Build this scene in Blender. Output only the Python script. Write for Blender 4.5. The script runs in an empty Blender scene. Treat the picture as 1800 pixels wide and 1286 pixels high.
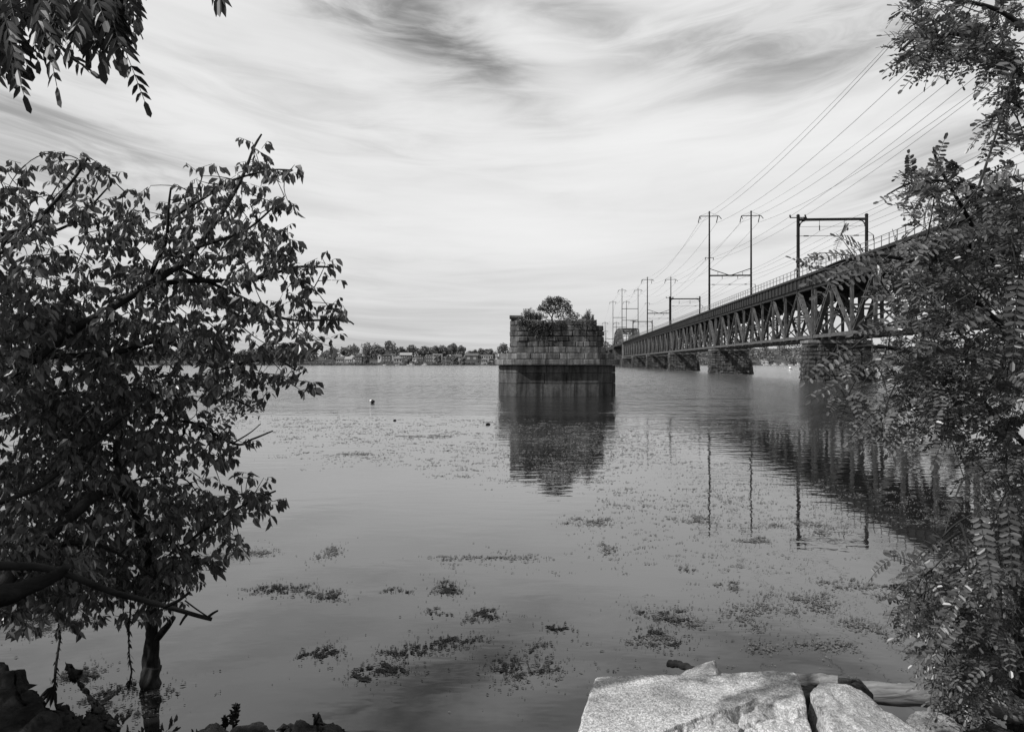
import bpy, bmesh, math, random
import numpy as np
from mathutils import Vector, Matrix, noise

sc = bpy.context.scene
COL = sc.collection
R = math.radians
rnd = random.Random(7)

# ------------------------------------------------------------------ camera
F, H, HY = 1400.0, 2.5, 637.0          # focal length in photo pixels, eye height, horizon row
cam = bpy.data.cameras.new('camera'); camo = bpy.data.objects.new('camera', cam); COL.objects.link(camo)
camo.location = (0, 0, H); camo.rotation_euler = (R(90), 0, 0)
cam.sensor_width = 36; cam.lens = 36 * F / 1800; cam.shift_y = (HY - 643) / 1800
cam.clip_start = 0.1; cam.clip_end = 20000
sc.camera = camo

# ------------------------------------------------------------------ light
SUN = Vector((-1.0, -0.42, 0.98)).normalized()      # towards the sun
sl = bpy.data.lights.new('sun', 'SUN'); sl.energy = 4.6; sl.angle = R(0.5); sl.color = (1, 0.99, 0.98)
so = bpy.data.objects.new('sun', sl); COL.objects.link(so)
so.rotation_euler = (-SUN).to_track_quat('-Z', 'Y').to_euler(); so.location = (-30, -10, 40)

sc.view_settings.view_transform = 'Standard'; sc.view_settings.look = 'None'
sc.view_settings.exposure = 0.0; sc.view_settings.gamma = 1.0

SKY_GAIN, CLOUD = 1.0, 8.9

def nd(nt, t, **kw):
    n = nt.nodes.new(t)
    for k, v in kw.items():
        if k in n.inputs.keys() if isinstance(k, str) else False:
            n.inputs[k].default_value = v
        else:
            setattr(n, k, v)
    return n

def mth(nt, op, a, b=None, c=None, clamp=False):
    n = nt.nodes.new('ShaderNodeMath'); n.operation = op; n.use_clamp = clamp
    for i, v in enumerate((a, b, c)):
        if v is None: continue
        if isinstance(v, (int, float)): n.inputs[i].default_value = v
        else: nt.links.new(v, n.inputs[i])
    return n.outputs[0]

def ntex(nt, vec, scale, detail=4, rough=.55, dist=0.0):
    n = nt.nodes.new('ShaderNodeTexNoise')
    n.inputs['Scale'].default_value = scale; n.inputs['Detail'].default_value = detail
    n.inputs['Roughness'].default_value = rough; n.inputs['Distortion'].default_value = dist
    if vec is not None: nt.links.new(vec, n.inputs['Vector'])
    return n.outputs['Fac']

def mapping(nt, vec, loc=(0, 0, 0), rot=(0, 0, 0), scale=(1, 1, 1)):
    n = nt.nodes.new('ShaderNodeMapping')
    n.inputs['Location'].default_value = loc; n.inputs['Rotation'].default_value = rot; n.inputs['Scale'].default_value = scale
    nt.links.new(vec, n.inputs['Vector']); return n.outputs['Vector']

def comb(nt, x, y, z=0.0):
    n = nt.nodes.new('ShaderNodeCombineXYZ')
    for i, v in enumerate((x, y, z)):
        if isinstance(v, (int, float)): n.inputs[i].default_value = v
        else: nt.links.new(v, n.inputs[i])
    return n.outputs[0]

def sstep(nt, v, lo, hi, a=0.0, b=1.0):
    n = nt.nodes.new('ShaderNodeMapRange'); n.interpolation_type = 'SMOOTHSTEP'
    n.inputs['From Min'].default_value = lo; n.inputs['From Max'].default_value = hi
    n.inputs['To Min'].default_value = a; n.inputs['To Max'].default_value = b
    nt.links.new(v, n.inputs['Value']); return n.outputs['Result']

def build_world():
    w = bpy.data.worlds.new('World'); sc.world = w; w.use_nodes = True
    nt = w.node_tree; nt.nodes.clear(); L = nt.links.new
    out = nt.nodes.new('ShaderNodeOutputWorld'); bg = nt.nodes.new('ShaderNodeBackground')
    bg.inputs['Strength'].default_value = 0.1; L(bg.outputs[0], out.inputs[0])
    sky = nt.nodes.new('ShaderNodeTexSky'); sky.sky_type = 'NISHITA'; sky.sun_disc = False
    sky.sun_elevation = math.asin(SUN.z); sky.sun_rotation = math.atan2(SUN.x, SUN.y) % (2 * math.pi)
    bw = nt.nodes.new('ShaderNodeRGBToBW'); L(sky.outputs[0], bw.inputs[0])
    tc = nt.nodes.new('ShaderNodeTexCoord'); sep = nt.nodes.new('ShaderNodeSeparateXYZ'); L(tc.outputs['Generated'], sep.inputs[0])
    x, y, z = sep.outputs
    az = mth(nt, 'ARCTAN2', x, y)
    hyp = mth(nt, 'SQRT', mth(nt, 'SUBTRACT', 1.0, mth(nt, 'MULTIPLY', z, z)))
    el = mth(nt, 'ARCTAN2', z, hyp)
    # cirrus bands that sag ahead of the viewer, crowding together towards the horizon
    elc = mth(nt, 'ABSOLUTE', mth(nt, 'SUBTRACT', el, mth(nt, 'MULTIPLY', mth(nt, 'MULTIPLY', az, az), .20)))
    lg = mth(nt, 'MULTIPLY', mth(nt, 'LOGARITHM', mth(nt, 'ADD', elc, .17), math.e), 3.4)
    uv = comb(nt, mth(nt, 'MULTIPLY', az, 2.0), lg, 0.0)
    wv = nt.nodes.new('ShaderNodeTexNoise'); wv.inputs['Scale'].default_value = 1.1; wv.inputs['Detail'].default_value = 3; L(uv, wv.inputs['Vector'])
    wm = nt.nodes.new('ShaderNodeVectorMath'); wm.operation = 'MULTIPLY_ADD'; L(wv.outputs['Color'], wm.inputs[0]); wm.inputs[1].default_value = (.5, .5, 0); L(uv, wm.inputs[2]); uv = wm.outputs[0]
    s2 = ntex(nt, mapping(nt, uv, loc=(5.1, 2.7, 0), rot=(0, 0, R(-10)), scale=(.8, .8, 1)), 1.0, 5, .55, .3)
    s1 = ntex(nt, mapping(nt, uv, loc=(1.3, .4, 0), rot=(0, 0, R(-18)), scale=(1.0, 1.7, 1)), 1.0, 7, .52, .4)
    s3 = ntex(nt, mapping(nt, uv, loc=(2.2, 7.7, 0), rot=(0, 0, R(-20)), scale=(2.2, 4.0, 1)), 1.0, 8, .6, .6)
    wob = mth(nt, 'MULTIPLY', mth(nt, 'SUBTRACT', s1, .5), .16)
    wob2 = mth(nt, 'MULTIPLY', mth(nt, 'SUBTRACT', s2, .5), .14)
    azw = mth(nt, 'ADD', az, wob); elw = mth(nt, 'ADD', el, wob2)
    def gap(px, py, ra, re, rot, amt):
        a0 = math.atan((px - 900) / F); e0 = math.atan((HY - py) / F * math.cos(a0))
        da = mth(nt, 'SUBTRACT', azw, a0); de = mth(nt, 'SUBTRACT', elw, e0)
        c, s = math.cos(rot), math.sin(rot)
        p = mth(nt, 'DIVIDE', mth(nt, 'ADD', mth(nt, 'MULTIPLY', da, c), mth(nt, 'MULTIPLY', de, s)), ra)
        q = mth(nt, 'DIVIDE', mth(nt, 'SUBTRACT', mth(nt, 'MULTIPLY', de, c), mth(nt, 'MULTIPLY', da, s)), re)
        r2 = mth(nt, 'ADD', mth(nt, 'MULTIPLY', p, p), mth(nt, 'MULTIPLY', q, q))
        return mth(nt, 'MULTIPLY', mth(nt, 'EXPONENT', mth(nt, 'MULTIPLY', r2, -1.0)), amt)
    G = [(630, 10, .11, .055, R(-25), .50), (750, 75, .10, .045, R(-28), .56), (850, 120, .12, .03, R(-30), .30), (1000, 5, .16, .04, R(-15), .30),
         (1480, 40, .26, .07, 0, .44), (70, 225, .24, .09, R(-12), .54), (640, 215, .2, .03, R(-16), .26),
         (1640, 255, .17, .04, R(22), .5), (1750, 320, .15, .05, R(20), .24), (60, 420, .14, .06, 0, .25),
         (1300, 160, .10, .05, R(20), .12), (800, 480, .4, .014, R(4), .10), (1000, 620, 1.8, .07, 0, .46), (300, 600, .5, .10, 0, .08)]
    g = None
    for a in G:
        t = gap(*a); g = t if g is None else mth(nt, 'ADD', g, t)
    g = mth(nt, 'MULTIPLY', g, sstep(nt, s3, .3, .66, 1.5, .5))
    m = mth(nt, 'ADD', mth(nt, 'MULTIPLY', mth(nt, 'SUBTRACT', s1, .5), .95), .92)
    m = mth(nt, 'ADD', m, mth(nt, 'MULTIPLY', mth(nt, 'SUBTRACT', s2, .5), .45))
    m = mth(nt, 'ADD', m, mth(nt, 'MULTIPLY', mth(nt, 'SUBTRACT', s3, .5), .18))
    s4 = ntex(nt, mapping(nt, uv, loc=(9, 3, 0), rot=(0, 0, R(-8)), scale=(2.6, 2.6, 1)), 1.0, 7, .55, .2)
    m = mth(nt, 'ADD', m, mth(nt, 'MULTIPLY', mth(nt, 'SUBTRACT', s4, .5), .30))
    m = mth(nt, 'SUBTRACT', m, g)
    m = sstep(nt, m, -.30, 1.22)
    base = mth(nt, 'MINIMUM', mth(nt, 'MULTIPLY', bw.outputs[0], SKY_GAIN), 6.0)
    base = mth(nt, 'MAXIMUM', base, 2.0)
    # bright veil ahead; unseen sky overhead and behind dimmed to weaken the fill light
    m = mth(nt, 'MULTIPLY', m, mth(nt, 'MULTIPLY', sstep(nt, y, -.35, .45, .22, 1), sstep(nt, z, .5, .9, 1, .35)))
    cl = sstep(nt, el, -.02, .20, CLOUD * .80, CLOUD)
    val = mth(nt, 'ADD', mth(nt, 'MULTIPLY', base, mth(nt, 'SUBTRACT', 1.0, m)), mth(nt, 'MULTIPLY', cl, m))
    L(val, bg.inputs['Color'])
build_world()

# ------------------------------------------------------------------ materials (a black-and-white place: greys only)
def mat_base(name):
    m = bpy.data.materials.new(name); m.use_nodes = True
    nt = m.node_tree; b = nt.nodes['Principled BSDF']
    return m, nt, b

def grey(nt, b, v): nt.links.new(v, b.inputs['Base Color'])

def bump(nt, b, h, dist, strength=1.0):
    n = nt.nodes.new('ShaderNodeBump'); n.inputs['Distance'].default_value = dist; n.inputs['Strength'].default_value = strength
    nt.links.new(h, n.inputs['Height']); nt.links.new(n.outputs[0], b.inputs['Normal'])

def objco(nt): return nt.nodes.new('ShaderNodeTexCoord').outputs['Object']
def posco(nt): return nt.nodes.new('ShaderNodeNewGeometry').outputs['Position']

def tone(nt):
    n = nt.nodes.new('ShaderNodeAttribute'); n.attribute_name = 'tone'; return n.outputs['Fac']

def plain(name, v, rough=.7, var=.25, scale=3.0, spec=.3, metal=0.0):
    m, nt, b = mat_base(name)
    n = ntex(nt, objco(nt), scale, 5, .6)
    grey(nt, b, sstep(nt, n, .25, .75, v * (1 - var), v * (1 + var)))
    b.inputs['Roughness'].default_value = rough; b.inputs['Specular IOR Level'].default_value = spec
    b.inputs['Metallic'].default_value = metal
    return m

def leafmat(name, v, trans=.2, rough=.42, spec=.45):
    m, nt, b = mat_base(name)
    t = mth(nt, 'MULTIPLY', sstep(nt, tone(nt), 0, 1, .55, 1.5), v)
    grey(nt, b, t); b.inputs['Roughness'].default_value = rough; b.inputs['Specular IOR Level'].default_value = spec
    tr = nt.nodes.new('ShaderNodeBsdfTranslucent'); nt.links.new(mth(nt, 'MULTIPLY', t, 1.6), tr.inputs['Color'])
    mx = nt.nodes.new('ShaderNodeMixShader'); mx.inputs[0].default_value = trans
    nt.links.new(b.outputs[0], mx.inputs[1]); nt.links.new(tr.outputs[0], mx.inputs[2])
    nt.links.new(mx.outputs[0], nt.nodes['Material Output'].inputs['Surface'])
    return m

def blockstone(name, v, stain=.6, bumpd=.03, scale=1.0):
    """cut stone; each block's own tone comes from the mesh, streaks and lichen from noise"""
    m, nt, b = mat_base(name)
    p = posco(nt)
    n1 = ntex(nt, p, 9 * scale, 8, .7); n2 = ntex(nt, mapping(nt, p, scale=(2.2, 2.2, .28)), 1.3 * scale, 6, .65, .4)
    n3 = ntex(nt, p, .9 * scale, 4, .6)
    t = mth(nt, 'MULTIPLY', sstep(nt, tone(nt), 0, 1, .76, 1.25), v)
    t = mth(nt, 'MULTIPLY', t, sstep(nt, n1, .25, .75, .7, 1.3))
    t = mth(nt, 'MULTIPLY', t, sstep(nt, n2, .36, .64, 1 - stain, 1.25))
    t = mth(nt, 'MULTIPLY', t, sstep(nt, n3, .3, .7, .8, 1.15))
    grey(nt, b, t); b.inputs['Roughness'].default_value = .85; b.inputs['Specular IOR Level'].default_value = .2
    bump(nt, b, ntex(nt, p, 5 * scale, 8, .7), bumpd)
    return m

def granite(name, v=.42):
    m, nt, b = mat_base(name)
    p = posco(nt)
    vo = nt.nodes.new('ShaderNodeTexVoronoi'); vo.inputs['Scale'].default_value = 140; nt.links.new(p, vo.inputs['Vector'])
    vb = nt.nodes.new('ShaderNodeRGBToBW'); nt.links.new(vo.outputs['Color'], vb.inputs[0])
    n1 = ntex(nt, p, 60, 6, .75); n2 = ntex(nt, p, 3.2, 6, .6, .3); n3 = ntex(nt, mapping(nt, p, loc=(3, 1, 0)), 1.6, 4, .5)
    t = mth(nt, 'MULTIPLY', sstep(nt, vb.outputs[0], .2, .75, .68, 1.18), v)
    t = mth(nt, 'MULTIPLY', t, sstep(nt, n1, .34, .6, .55, 1.15))
    t = mth(nt, 'MULTIPLY', t, sstep(nt, n2, .28, .62, .78, 1.1))
    t = mth(nt, 'MULTIPLY', t, sstep(nt, n3, .27, .45, .45, 1.0))
    grey(nt, b, t); b.inputs['Roughness'].default_value = .8; b.inputs['Specular IOR Level'].default_value = .25
    bump(nt, b, mth(nt, 'ADD', ntex(nt, p, 40, 6, .7), mth(nt, 'MULTIPLY', ntex(nt, p, 150, 3, .6), .5)), .012)
    return m

def barkmat(name, v, sc_=(14, 14, 2.5), bd=.012):
    m, nt, b = mat_base(name)
    p = mapping(nt, objco(nt), scale=sc_)
    n1 = ntex(nt, p, 1.6, 8, .7, .6)
    grey(nt, b, sstep(nt, n1, .3, .7, v * .5, v * 1.5)); b.inputs['Roughness'].default_value = .9; b.inputs['Specular IOR Level'].default_value = .15
    bump(nt, b, n1, bd)
    return m

def watermat():
    m, nt, b = mat_base('river water')
    L = nt.links.new
    p = posco(nt); sep = nt.nodes.new('ShaderNodeSeparateXYZ'); L(p, sep.inputs[0]); y = sep.outputs[1]; x = sep.outputs[0]
    warp = ntex(nt, mapping(nt, p, scale=(.035, .16, 1)), 1.0, 6, .62)
    yy = mth(nt, 'ADD', y, mth(nt, 'MULTIPLY', mth(nt, 'SUBTRACT', warp, .5), 58))
    far = sstep(nt, yy, 22, 92)
    mid = sstep(nt, y, 7, 34, .16, 1.0)
    band = sstep(nt, ntex(nt, mapping(nt, p, scale=(.012, .045, 1)), 1.0, 3, .5), .35, .65, .55, 1.25)
    w1 = ntex(nt, mapping(nt, p, rot=(0, 0, R(8)), scale=(1.0, 2.1, 1)), 1.5, 3, .6)
    w2 = ntex(nt, mapping(nt, p, rot=(0, 0, R(-14)), scale=(1.0, 1.7, 1)), .55, 2, .5)
    calm = ntex(nt, mapping(nt, p, rot=(0, 0, R(12)), scale=(.9, 1.7, 1)), 1.35, 3, .5)
    ca = mth(nt, 'MULTIPLY', mth(nt, 'SUBTRACT', calm, .5), mth(nt, 'MULTIPLY', mid, .0125))
    rip = mth(nt, 'ADD', mth(nt, 'MULTIPLY', mth(nt, 'SUBTRACT', w1, .5), .075), mth(nt, 'MULTIPLY', mth(nt, 'SUBTRACT', w2, .5), .11))
    w3 = ntex(nt, mapping(nt, p, rot=(0, 0, R(5)), scale=(.8, 1.25, 1)), .42, 2, .5)
    rip = mth(nt, 'ADD', mth(nt, 'MULTIPLY', rip, .9), mth(nt, 'MULTIPLY', mth(nt, 'SUBTRACT', w3, .5), .22))
    rip = mth(nt, 'MULTIPLY', rip, mth(nt, 'MULTIPLY', far, band))
    gn = ntex(nt, mapping(nt, p, rot=(0, 0, R(4)), scale=(1.3, .16, 1)), 1.0, 6, .78)
    rip = mth(nt, 'ADD', rip, mth(nt, 'MULTIPLY', far, mth(nt, 'MULTIPLY', mth(nt, 'SUBTRACT', gn, .5), .13)))
    h = mth(nt, 'ADD', ca, rip)
    bump(nt, b, h, 1.0)
    grey(nt, b, sstep(nt, y, 50, 200, .014, .12))  # distant water painted paler in place of the bright sky reflection it lacks
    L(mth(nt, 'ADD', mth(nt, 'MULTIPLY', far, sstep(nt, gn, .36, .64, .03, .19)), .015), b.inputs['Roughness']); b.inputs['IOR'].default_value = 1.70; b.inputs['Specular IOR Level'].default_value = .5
    return m

M = dict(
    steel=plain('weathered bridge steel', .075, .6, .45, 1.5),
    steel_dark=plain('dark plate girder', .016, .6, .35, .6),
    rail=plain('galvanised railing', .16, .5, .2),
    post=plain('dark painted mast', .018, .8, .3, .5, .08),
    wire=plain('overhead wire', .03, .5, .1),
    insul=plain('insulator', .02, .3, .1),
    pier=blockstone('rough pier masonry', .085, .5, .30, .6),
    pier_cap=blockstone('pier cap stone', .17, .3, .02, .6),
    ostone=blockstone('old pier ashlar', .105, .72, .02, 1.0),
    obase=blockstone('old pier base', .078, .6, .015, .7),
    oledge=blockstone('old pier ledge', .15, .55, .015, 1.0),
    granite=granite('granite', .50), granite2=granite('weathered granite', .34),
    darkrock=blockstone('wet dark rock', .04, .5, .06, 2.5),
    bank=plain('muddy bank', .035, .9, .5, 4, .15),
    root=barkmat('wet root wood', .026, (5, 5, 14), .04),
    log=barkmat('bleached driftwood', .19, (1.2, 16, 16), .012),
    branch=barkmat('dead branch bark', .017, (3, 14, 14), .006),
    bark=barkmat('tree bark', .028, (10, 10, 3), .015),
    twig=plain('twigs', .03, .8, .3, 8),
    leaf_left=leafmat('drooping leaves', .085, .3, .36, .5),
    leaf_locust=leafmat('locust leaflets', .076, .18, .36, .5),
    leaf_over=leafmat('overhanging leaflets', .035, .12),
    leaf_top=leafmat('pier plants', .10, .2, .6, .2),
    leaf_far=leafmat('far foliage', .15, .1, .8, .1),  # grey raised to put distance haze into the leaf colour
    weed=leafmat('floating weed', .115, .05, .7, .25),
    strand=plain('dead weed strand', .02, .9, .4, 20),
    hill=plain('far bank grass', .07, .95, .4, .05, .1),
    white=plain('white boards', .62, .7, .1, .5), pale=plain('pale siding', .36, .8, .15, .4),
    brick=plain('brick wall', .12, .85, .2, .6), roofd=plain('dark roof', .10, .8, .25, .5), roofl=plain('light roof', .3, .7, .15, .5),
    glass=plain('window panes', .02, .2, .1, 1), float=plain('white float', .75, .5, .1),
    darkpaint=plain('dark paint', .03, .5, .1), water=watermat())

# ------------------------------------------------------------------ mesh helpers
class MB:
    def __init__(s): s.v = []; s.f = []; s.t = []; s.cur = .5
    def add(s, vs, fs, t=None):
        o = len(s.v); s.v.extend(tuple(p) for p in vs); s.f.extend(tuple(i + o for i in f) for f in fs)
        s.t.extend([s.cur if t is None else t] * len(vs))
    def box(s, x0, x1, y0, y1, z0, z1, t=None):
        s.add([(x0, y0, z0), (x1, y0, z0), (x1, y1, z0), (x0, y1, z0), (x0, y0, z1), (x1, y0, z1), (x1, y1, z1), (x0, y1, z1)],
              [(0, 3, 2, 1), (4, 5, 6, 7), (0, 1, 5, 4), (1, 2, 6, 5), (2, 3, 7, 6), (3, 0, 4, 7)], t)
    def beam(s, p0, p1, w, h, up=Vector((0, 0, 1))):
        p0, p1 = Vector(p0), Vector(p1); d = (p1 - p0).normalized()
        if abs(d.dot(up)) > .98: up = Vector((1, 0, 0))
        a = d.cross(up).normalized() * (w / 2); b = a.cross(d).normalized() * (h / 2)
        s.add([p0 - a - b, p0 + a - b, p0 + a + b, p0 - a + b, p1 - a - b, p1 + a - b, p1 + a + b, p1 - a + b],
              [(0, 1, 2, 3), (7, 6, 5, 4), (1, 0, 4, 5), (2, 1, 5, 6), (3, 2, 6, 7), (0, 3, 7, 4)])
    def tube(s, pts, rad, n=6, cap=True, jit=0.0):
        pts = [Vector(p) for p in pts]
        if isinstance(rad, (int, float)): rad = [rad] * len(pts)
        o = len(s.v); prev = None
        for i, p in enumerate(pts):
            d = (pts[min(i + 1, len(pts) - 1)] - pts[max(i - 1, 0)])
            d = d.normalized() if d.length > 1e-9 else Vector((0, 0, 1))
            if prev is None:
                a = d.orthogonal().normalized()
            else:
                a = prev - d * prev.dot(d)
                a = a.normalized() if a.length > 1e-6 else d.orthogonal().normalized()
            prev = a; b = d.cross(a)
            for k in range(n):
                an = 2 * math.pi * k / n; r = rad[i] * (1 + (jit * noise.noise(p * 9 + Vector((math.cos(an), math.sin(an), 0)) * 1.7) if jit else 0))
                s.v.append(tuple(p + (a * math.cos(an) + b * math.sin(an)) * r)); s.t.append(s.cur)
        for i in range(len(pts) - 1):
            for k in range(n):
                k2 = (k + 1) % n
                s.f.append((o + i * n + k, o + i * n + k2, o + (i + 1) * n + k2, o + (i + 1) * n + k))
        if cap:
            s.f.append(tuple(o + k for k in range(n))[::-1]); e = o + (len(pts) - 1) * n
            s.f.append(tuple(e + k for k in range(n)))
    def leaf(s, p, d, nrm, L, w, t=None, fold=.25, curl=.0):
        """ovate leaf folded on its midrib"""
        a = d.cross(nrm); a = a.normalized() if a.length > 1e-6 else d.orthogonal().normalized()
        n = a.cross(d)
        up = n * (w * fold); cv = n * (-curl * L)
        m1 = p + d * L * .35 + cv * .25; m2 = p + d * L * .7 + cv * .6; tp = p + d * L + cv
        s.add([p, m1 + a * w * .5 + up, m1, m1 - a * w * .5 + up, m2 + a * w * .36 + up * .8, m2, m2 - a * w * .36 + up * .8, tp],
              [(0, 2, 1), (0, 3, 2), (1, 2, 5, 4), (2, 3, 6, 5), (4, 5, 7), (5, 6, 7)], t)
    def leaflet(s, p, d, nrm, L, w, t=None):
        a = d.cross(nrm); a = a.normalized() if a.length > 1e-6 else d.orthogonal().normalized()
        n = a.cross(d); up = n * (w * .12)
        s.add([p, p + d * L * .25 + a * w * .45 + up, p + d * L * .8 + a * w * .48 + up, p + d * L, p + d * L * .8 - a * w * .48 + up, p + d * L * .25 - a * w * .45 + up],
              [(0, 3, 2, 1), (0, 5, 4, 3)], t)
    def build(s, name, mat, parent=None, smooth=False, loc=None):
        me = bpy.data.meshes.new(name)
        if loc is not None:
            lx, ly, lz = loc; vs = [(a - lx, b - ly, c - lz) for a, b, c in s.v]
        else: vs = s.v
        me.from_pydata(vs, [], s.f); me.update()
        at = me.attributes.new('tone', 'FLOAT', 'POINT'); at.data.foreach_set('value', np.array(s.t, dtype=np.float32))
        if smooth: me.polygons.foreach_set('use_smooth', [True] * len(me.polygons))
        me.materials.append(mat)
        o = bpy.data.objects.new(name, me); COL.objects.link(o)
        if loc is not None: o.location = loc
        if parent: o.parent = parent
        return o

def tag(o, label=None, cat=None, group=None, kind=None):
    for k, v in (('label', label), ('category', cat), ('group', group), ('kind', kind)):
        if v: o[k] = v
    return o
def empty(name, loc=(0, 0, 0), rz=0.0):
    o = bpy.data.objects.new(name, None); COL.objects.link(o); o.location = loc; o.rotation_euler = (0, 0, rz)
    o.empty_display_size = .2
    return o
def copy_tree(o, parent=None):
    c = o.copy(); COL.objects.link(c)
    if parent: c.parent = parent
    for ch in list(o.children): copy_tree(ch, c)
    return c
def P(px, py, Y): return Vector(((px - 900) / F * Y, Y, H - (py - HY) / F * Y))
def W(px, py, z=0.0):
    Y = (H - z) * F / (py - HY); return Vector(((px - 900) / F * Y, Y, z))
def fb(v, oct_=4): return noise.fractal(v, 1.0, 2.0, oct_, noise_basis='PERLIN_ORIGINAL')

# ------------------------------------------------------------------ setting: water, banks
def build_setting():
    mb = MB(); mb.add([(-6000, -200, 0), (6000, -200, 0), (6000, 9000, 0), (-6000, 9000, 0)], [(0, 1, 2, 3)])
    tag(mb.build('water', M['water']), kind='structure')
    # the bank the viewer stands on
    def hb(x, y):
        s = 1.0 - .40 * (y - 2.0)
        z = min(.95, s) + .10 * fb(Vector((x * .9, y * .9, 0)), 4)
        if x < -2.4: z += min(.5, (-2.4 - x) * .5) * max(0, 1 - max(0, y - 4.2) * .9)
        if y > 5.0: z -= (y - 5.0) * .5
        return max(z, -.7)
    mb = MB(); nx, ny = 90, 46; xs = np.linspace(-14, 14, nx); ys = np.linspace(-10, 7.2, ny)
    mb.add([(x, y, hb(x, y)) for y in ys for x in xs], [(j * nx + i, j * nx + i + 1, (j + 1) * nx + i + 1, (j + 1) * nx + i) for j in range(ny - 1) for i in range(nx - 1)])
    tag(mb.build('river_bank', M['bank'], smooth=True), kind='structure')
    # far bank: a low town slope ahead and a wooded hill beyond the bridge
    nx, ny = 120, 16; xs = np.linspace(-900, 1100, nx); ys = np.linspace(0, 1, ny)
    vs = []
    for q in ys:
        for x in xs:
            y = 706 + q * 260
            top = 9.0 + 2.5 * fb(Vector((x * .01, 0, 3)), 3)
            if x > 60: top += min(9, (x - 60) * .14)
            vs.append((x, y + 5 * fb(Vector((x * .02, 5, 0)), 3), -1.0 + (top + 1) * min(1, q * 2.0) ** .7))
    mb = MB(); mb.add(vs, [(j * nx + i, j * nx + i + 1, (j + 1) * nx + i + 1, (j + 1) * nx + i) for j in range(ny - 1) for i in range(nx - 1)])
    tag(mb.build('far_bank', M['hill'], smooth=True), kind='structure')
build_setting()

# ------------------------------------------------------------------ the railway bridge
# local frame: x runs along the bridge away from the viewer, y to the left (towards the viewer's side), origin at water level
DIRX = .06857
BA = math.atan2(1.0, DIRX)
UL = math.hypot(1, DIRX)                       # metres of bridge per metre of depth
def BO(Y, t=0.0):                              # world point on the left edge line at depth Y, t metres to the right
    x = DIRX * Y + 32.705
    return Vector((x + t * 1 / UL, Y - t * DIRX / UL, 0))
SP = 70 * UL; WID = 9.4
DZ, TZ, BZ = 14.4, 12.55, 5.95
TW = 6.3                                         # distance between the two trusses

def laced(mb, p0, p1, w, dpt, plate=.10, lace=True):
    """built-up member: two flanges joined by lacing bars; w across the truss, dpt in its plane"""
    p0, p1 = Vector(p0), Vector(p1); d = (p1 - p0).normalized(); yv = Vector((0, 1, 0)); e = d.cross(yv).normalized()
    for sg in (-1, 1):
        mb.beam(p0 + e * sg * (dpt / 2), p1 + e * sg * (dpt / 2), w, plate, up=e)
    if lace:
        n = max(3, int((p1 - p0).length / .9)); sgn = 1
        for i in range(n):
            a = p0 + (p1 - p0) * (i / n); b = p0 + (p1 - p0) * ((i + 1) / n)
            for yo in (-w / 2 + .02, w / 2 - .02):
                mb.beam(a + e * sgn * dpt * .45 + yv * yo, b - e * sgn * dpt * .45 + yv * yo, .03, .10, up=e)
            sgn = -sgn

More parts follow.
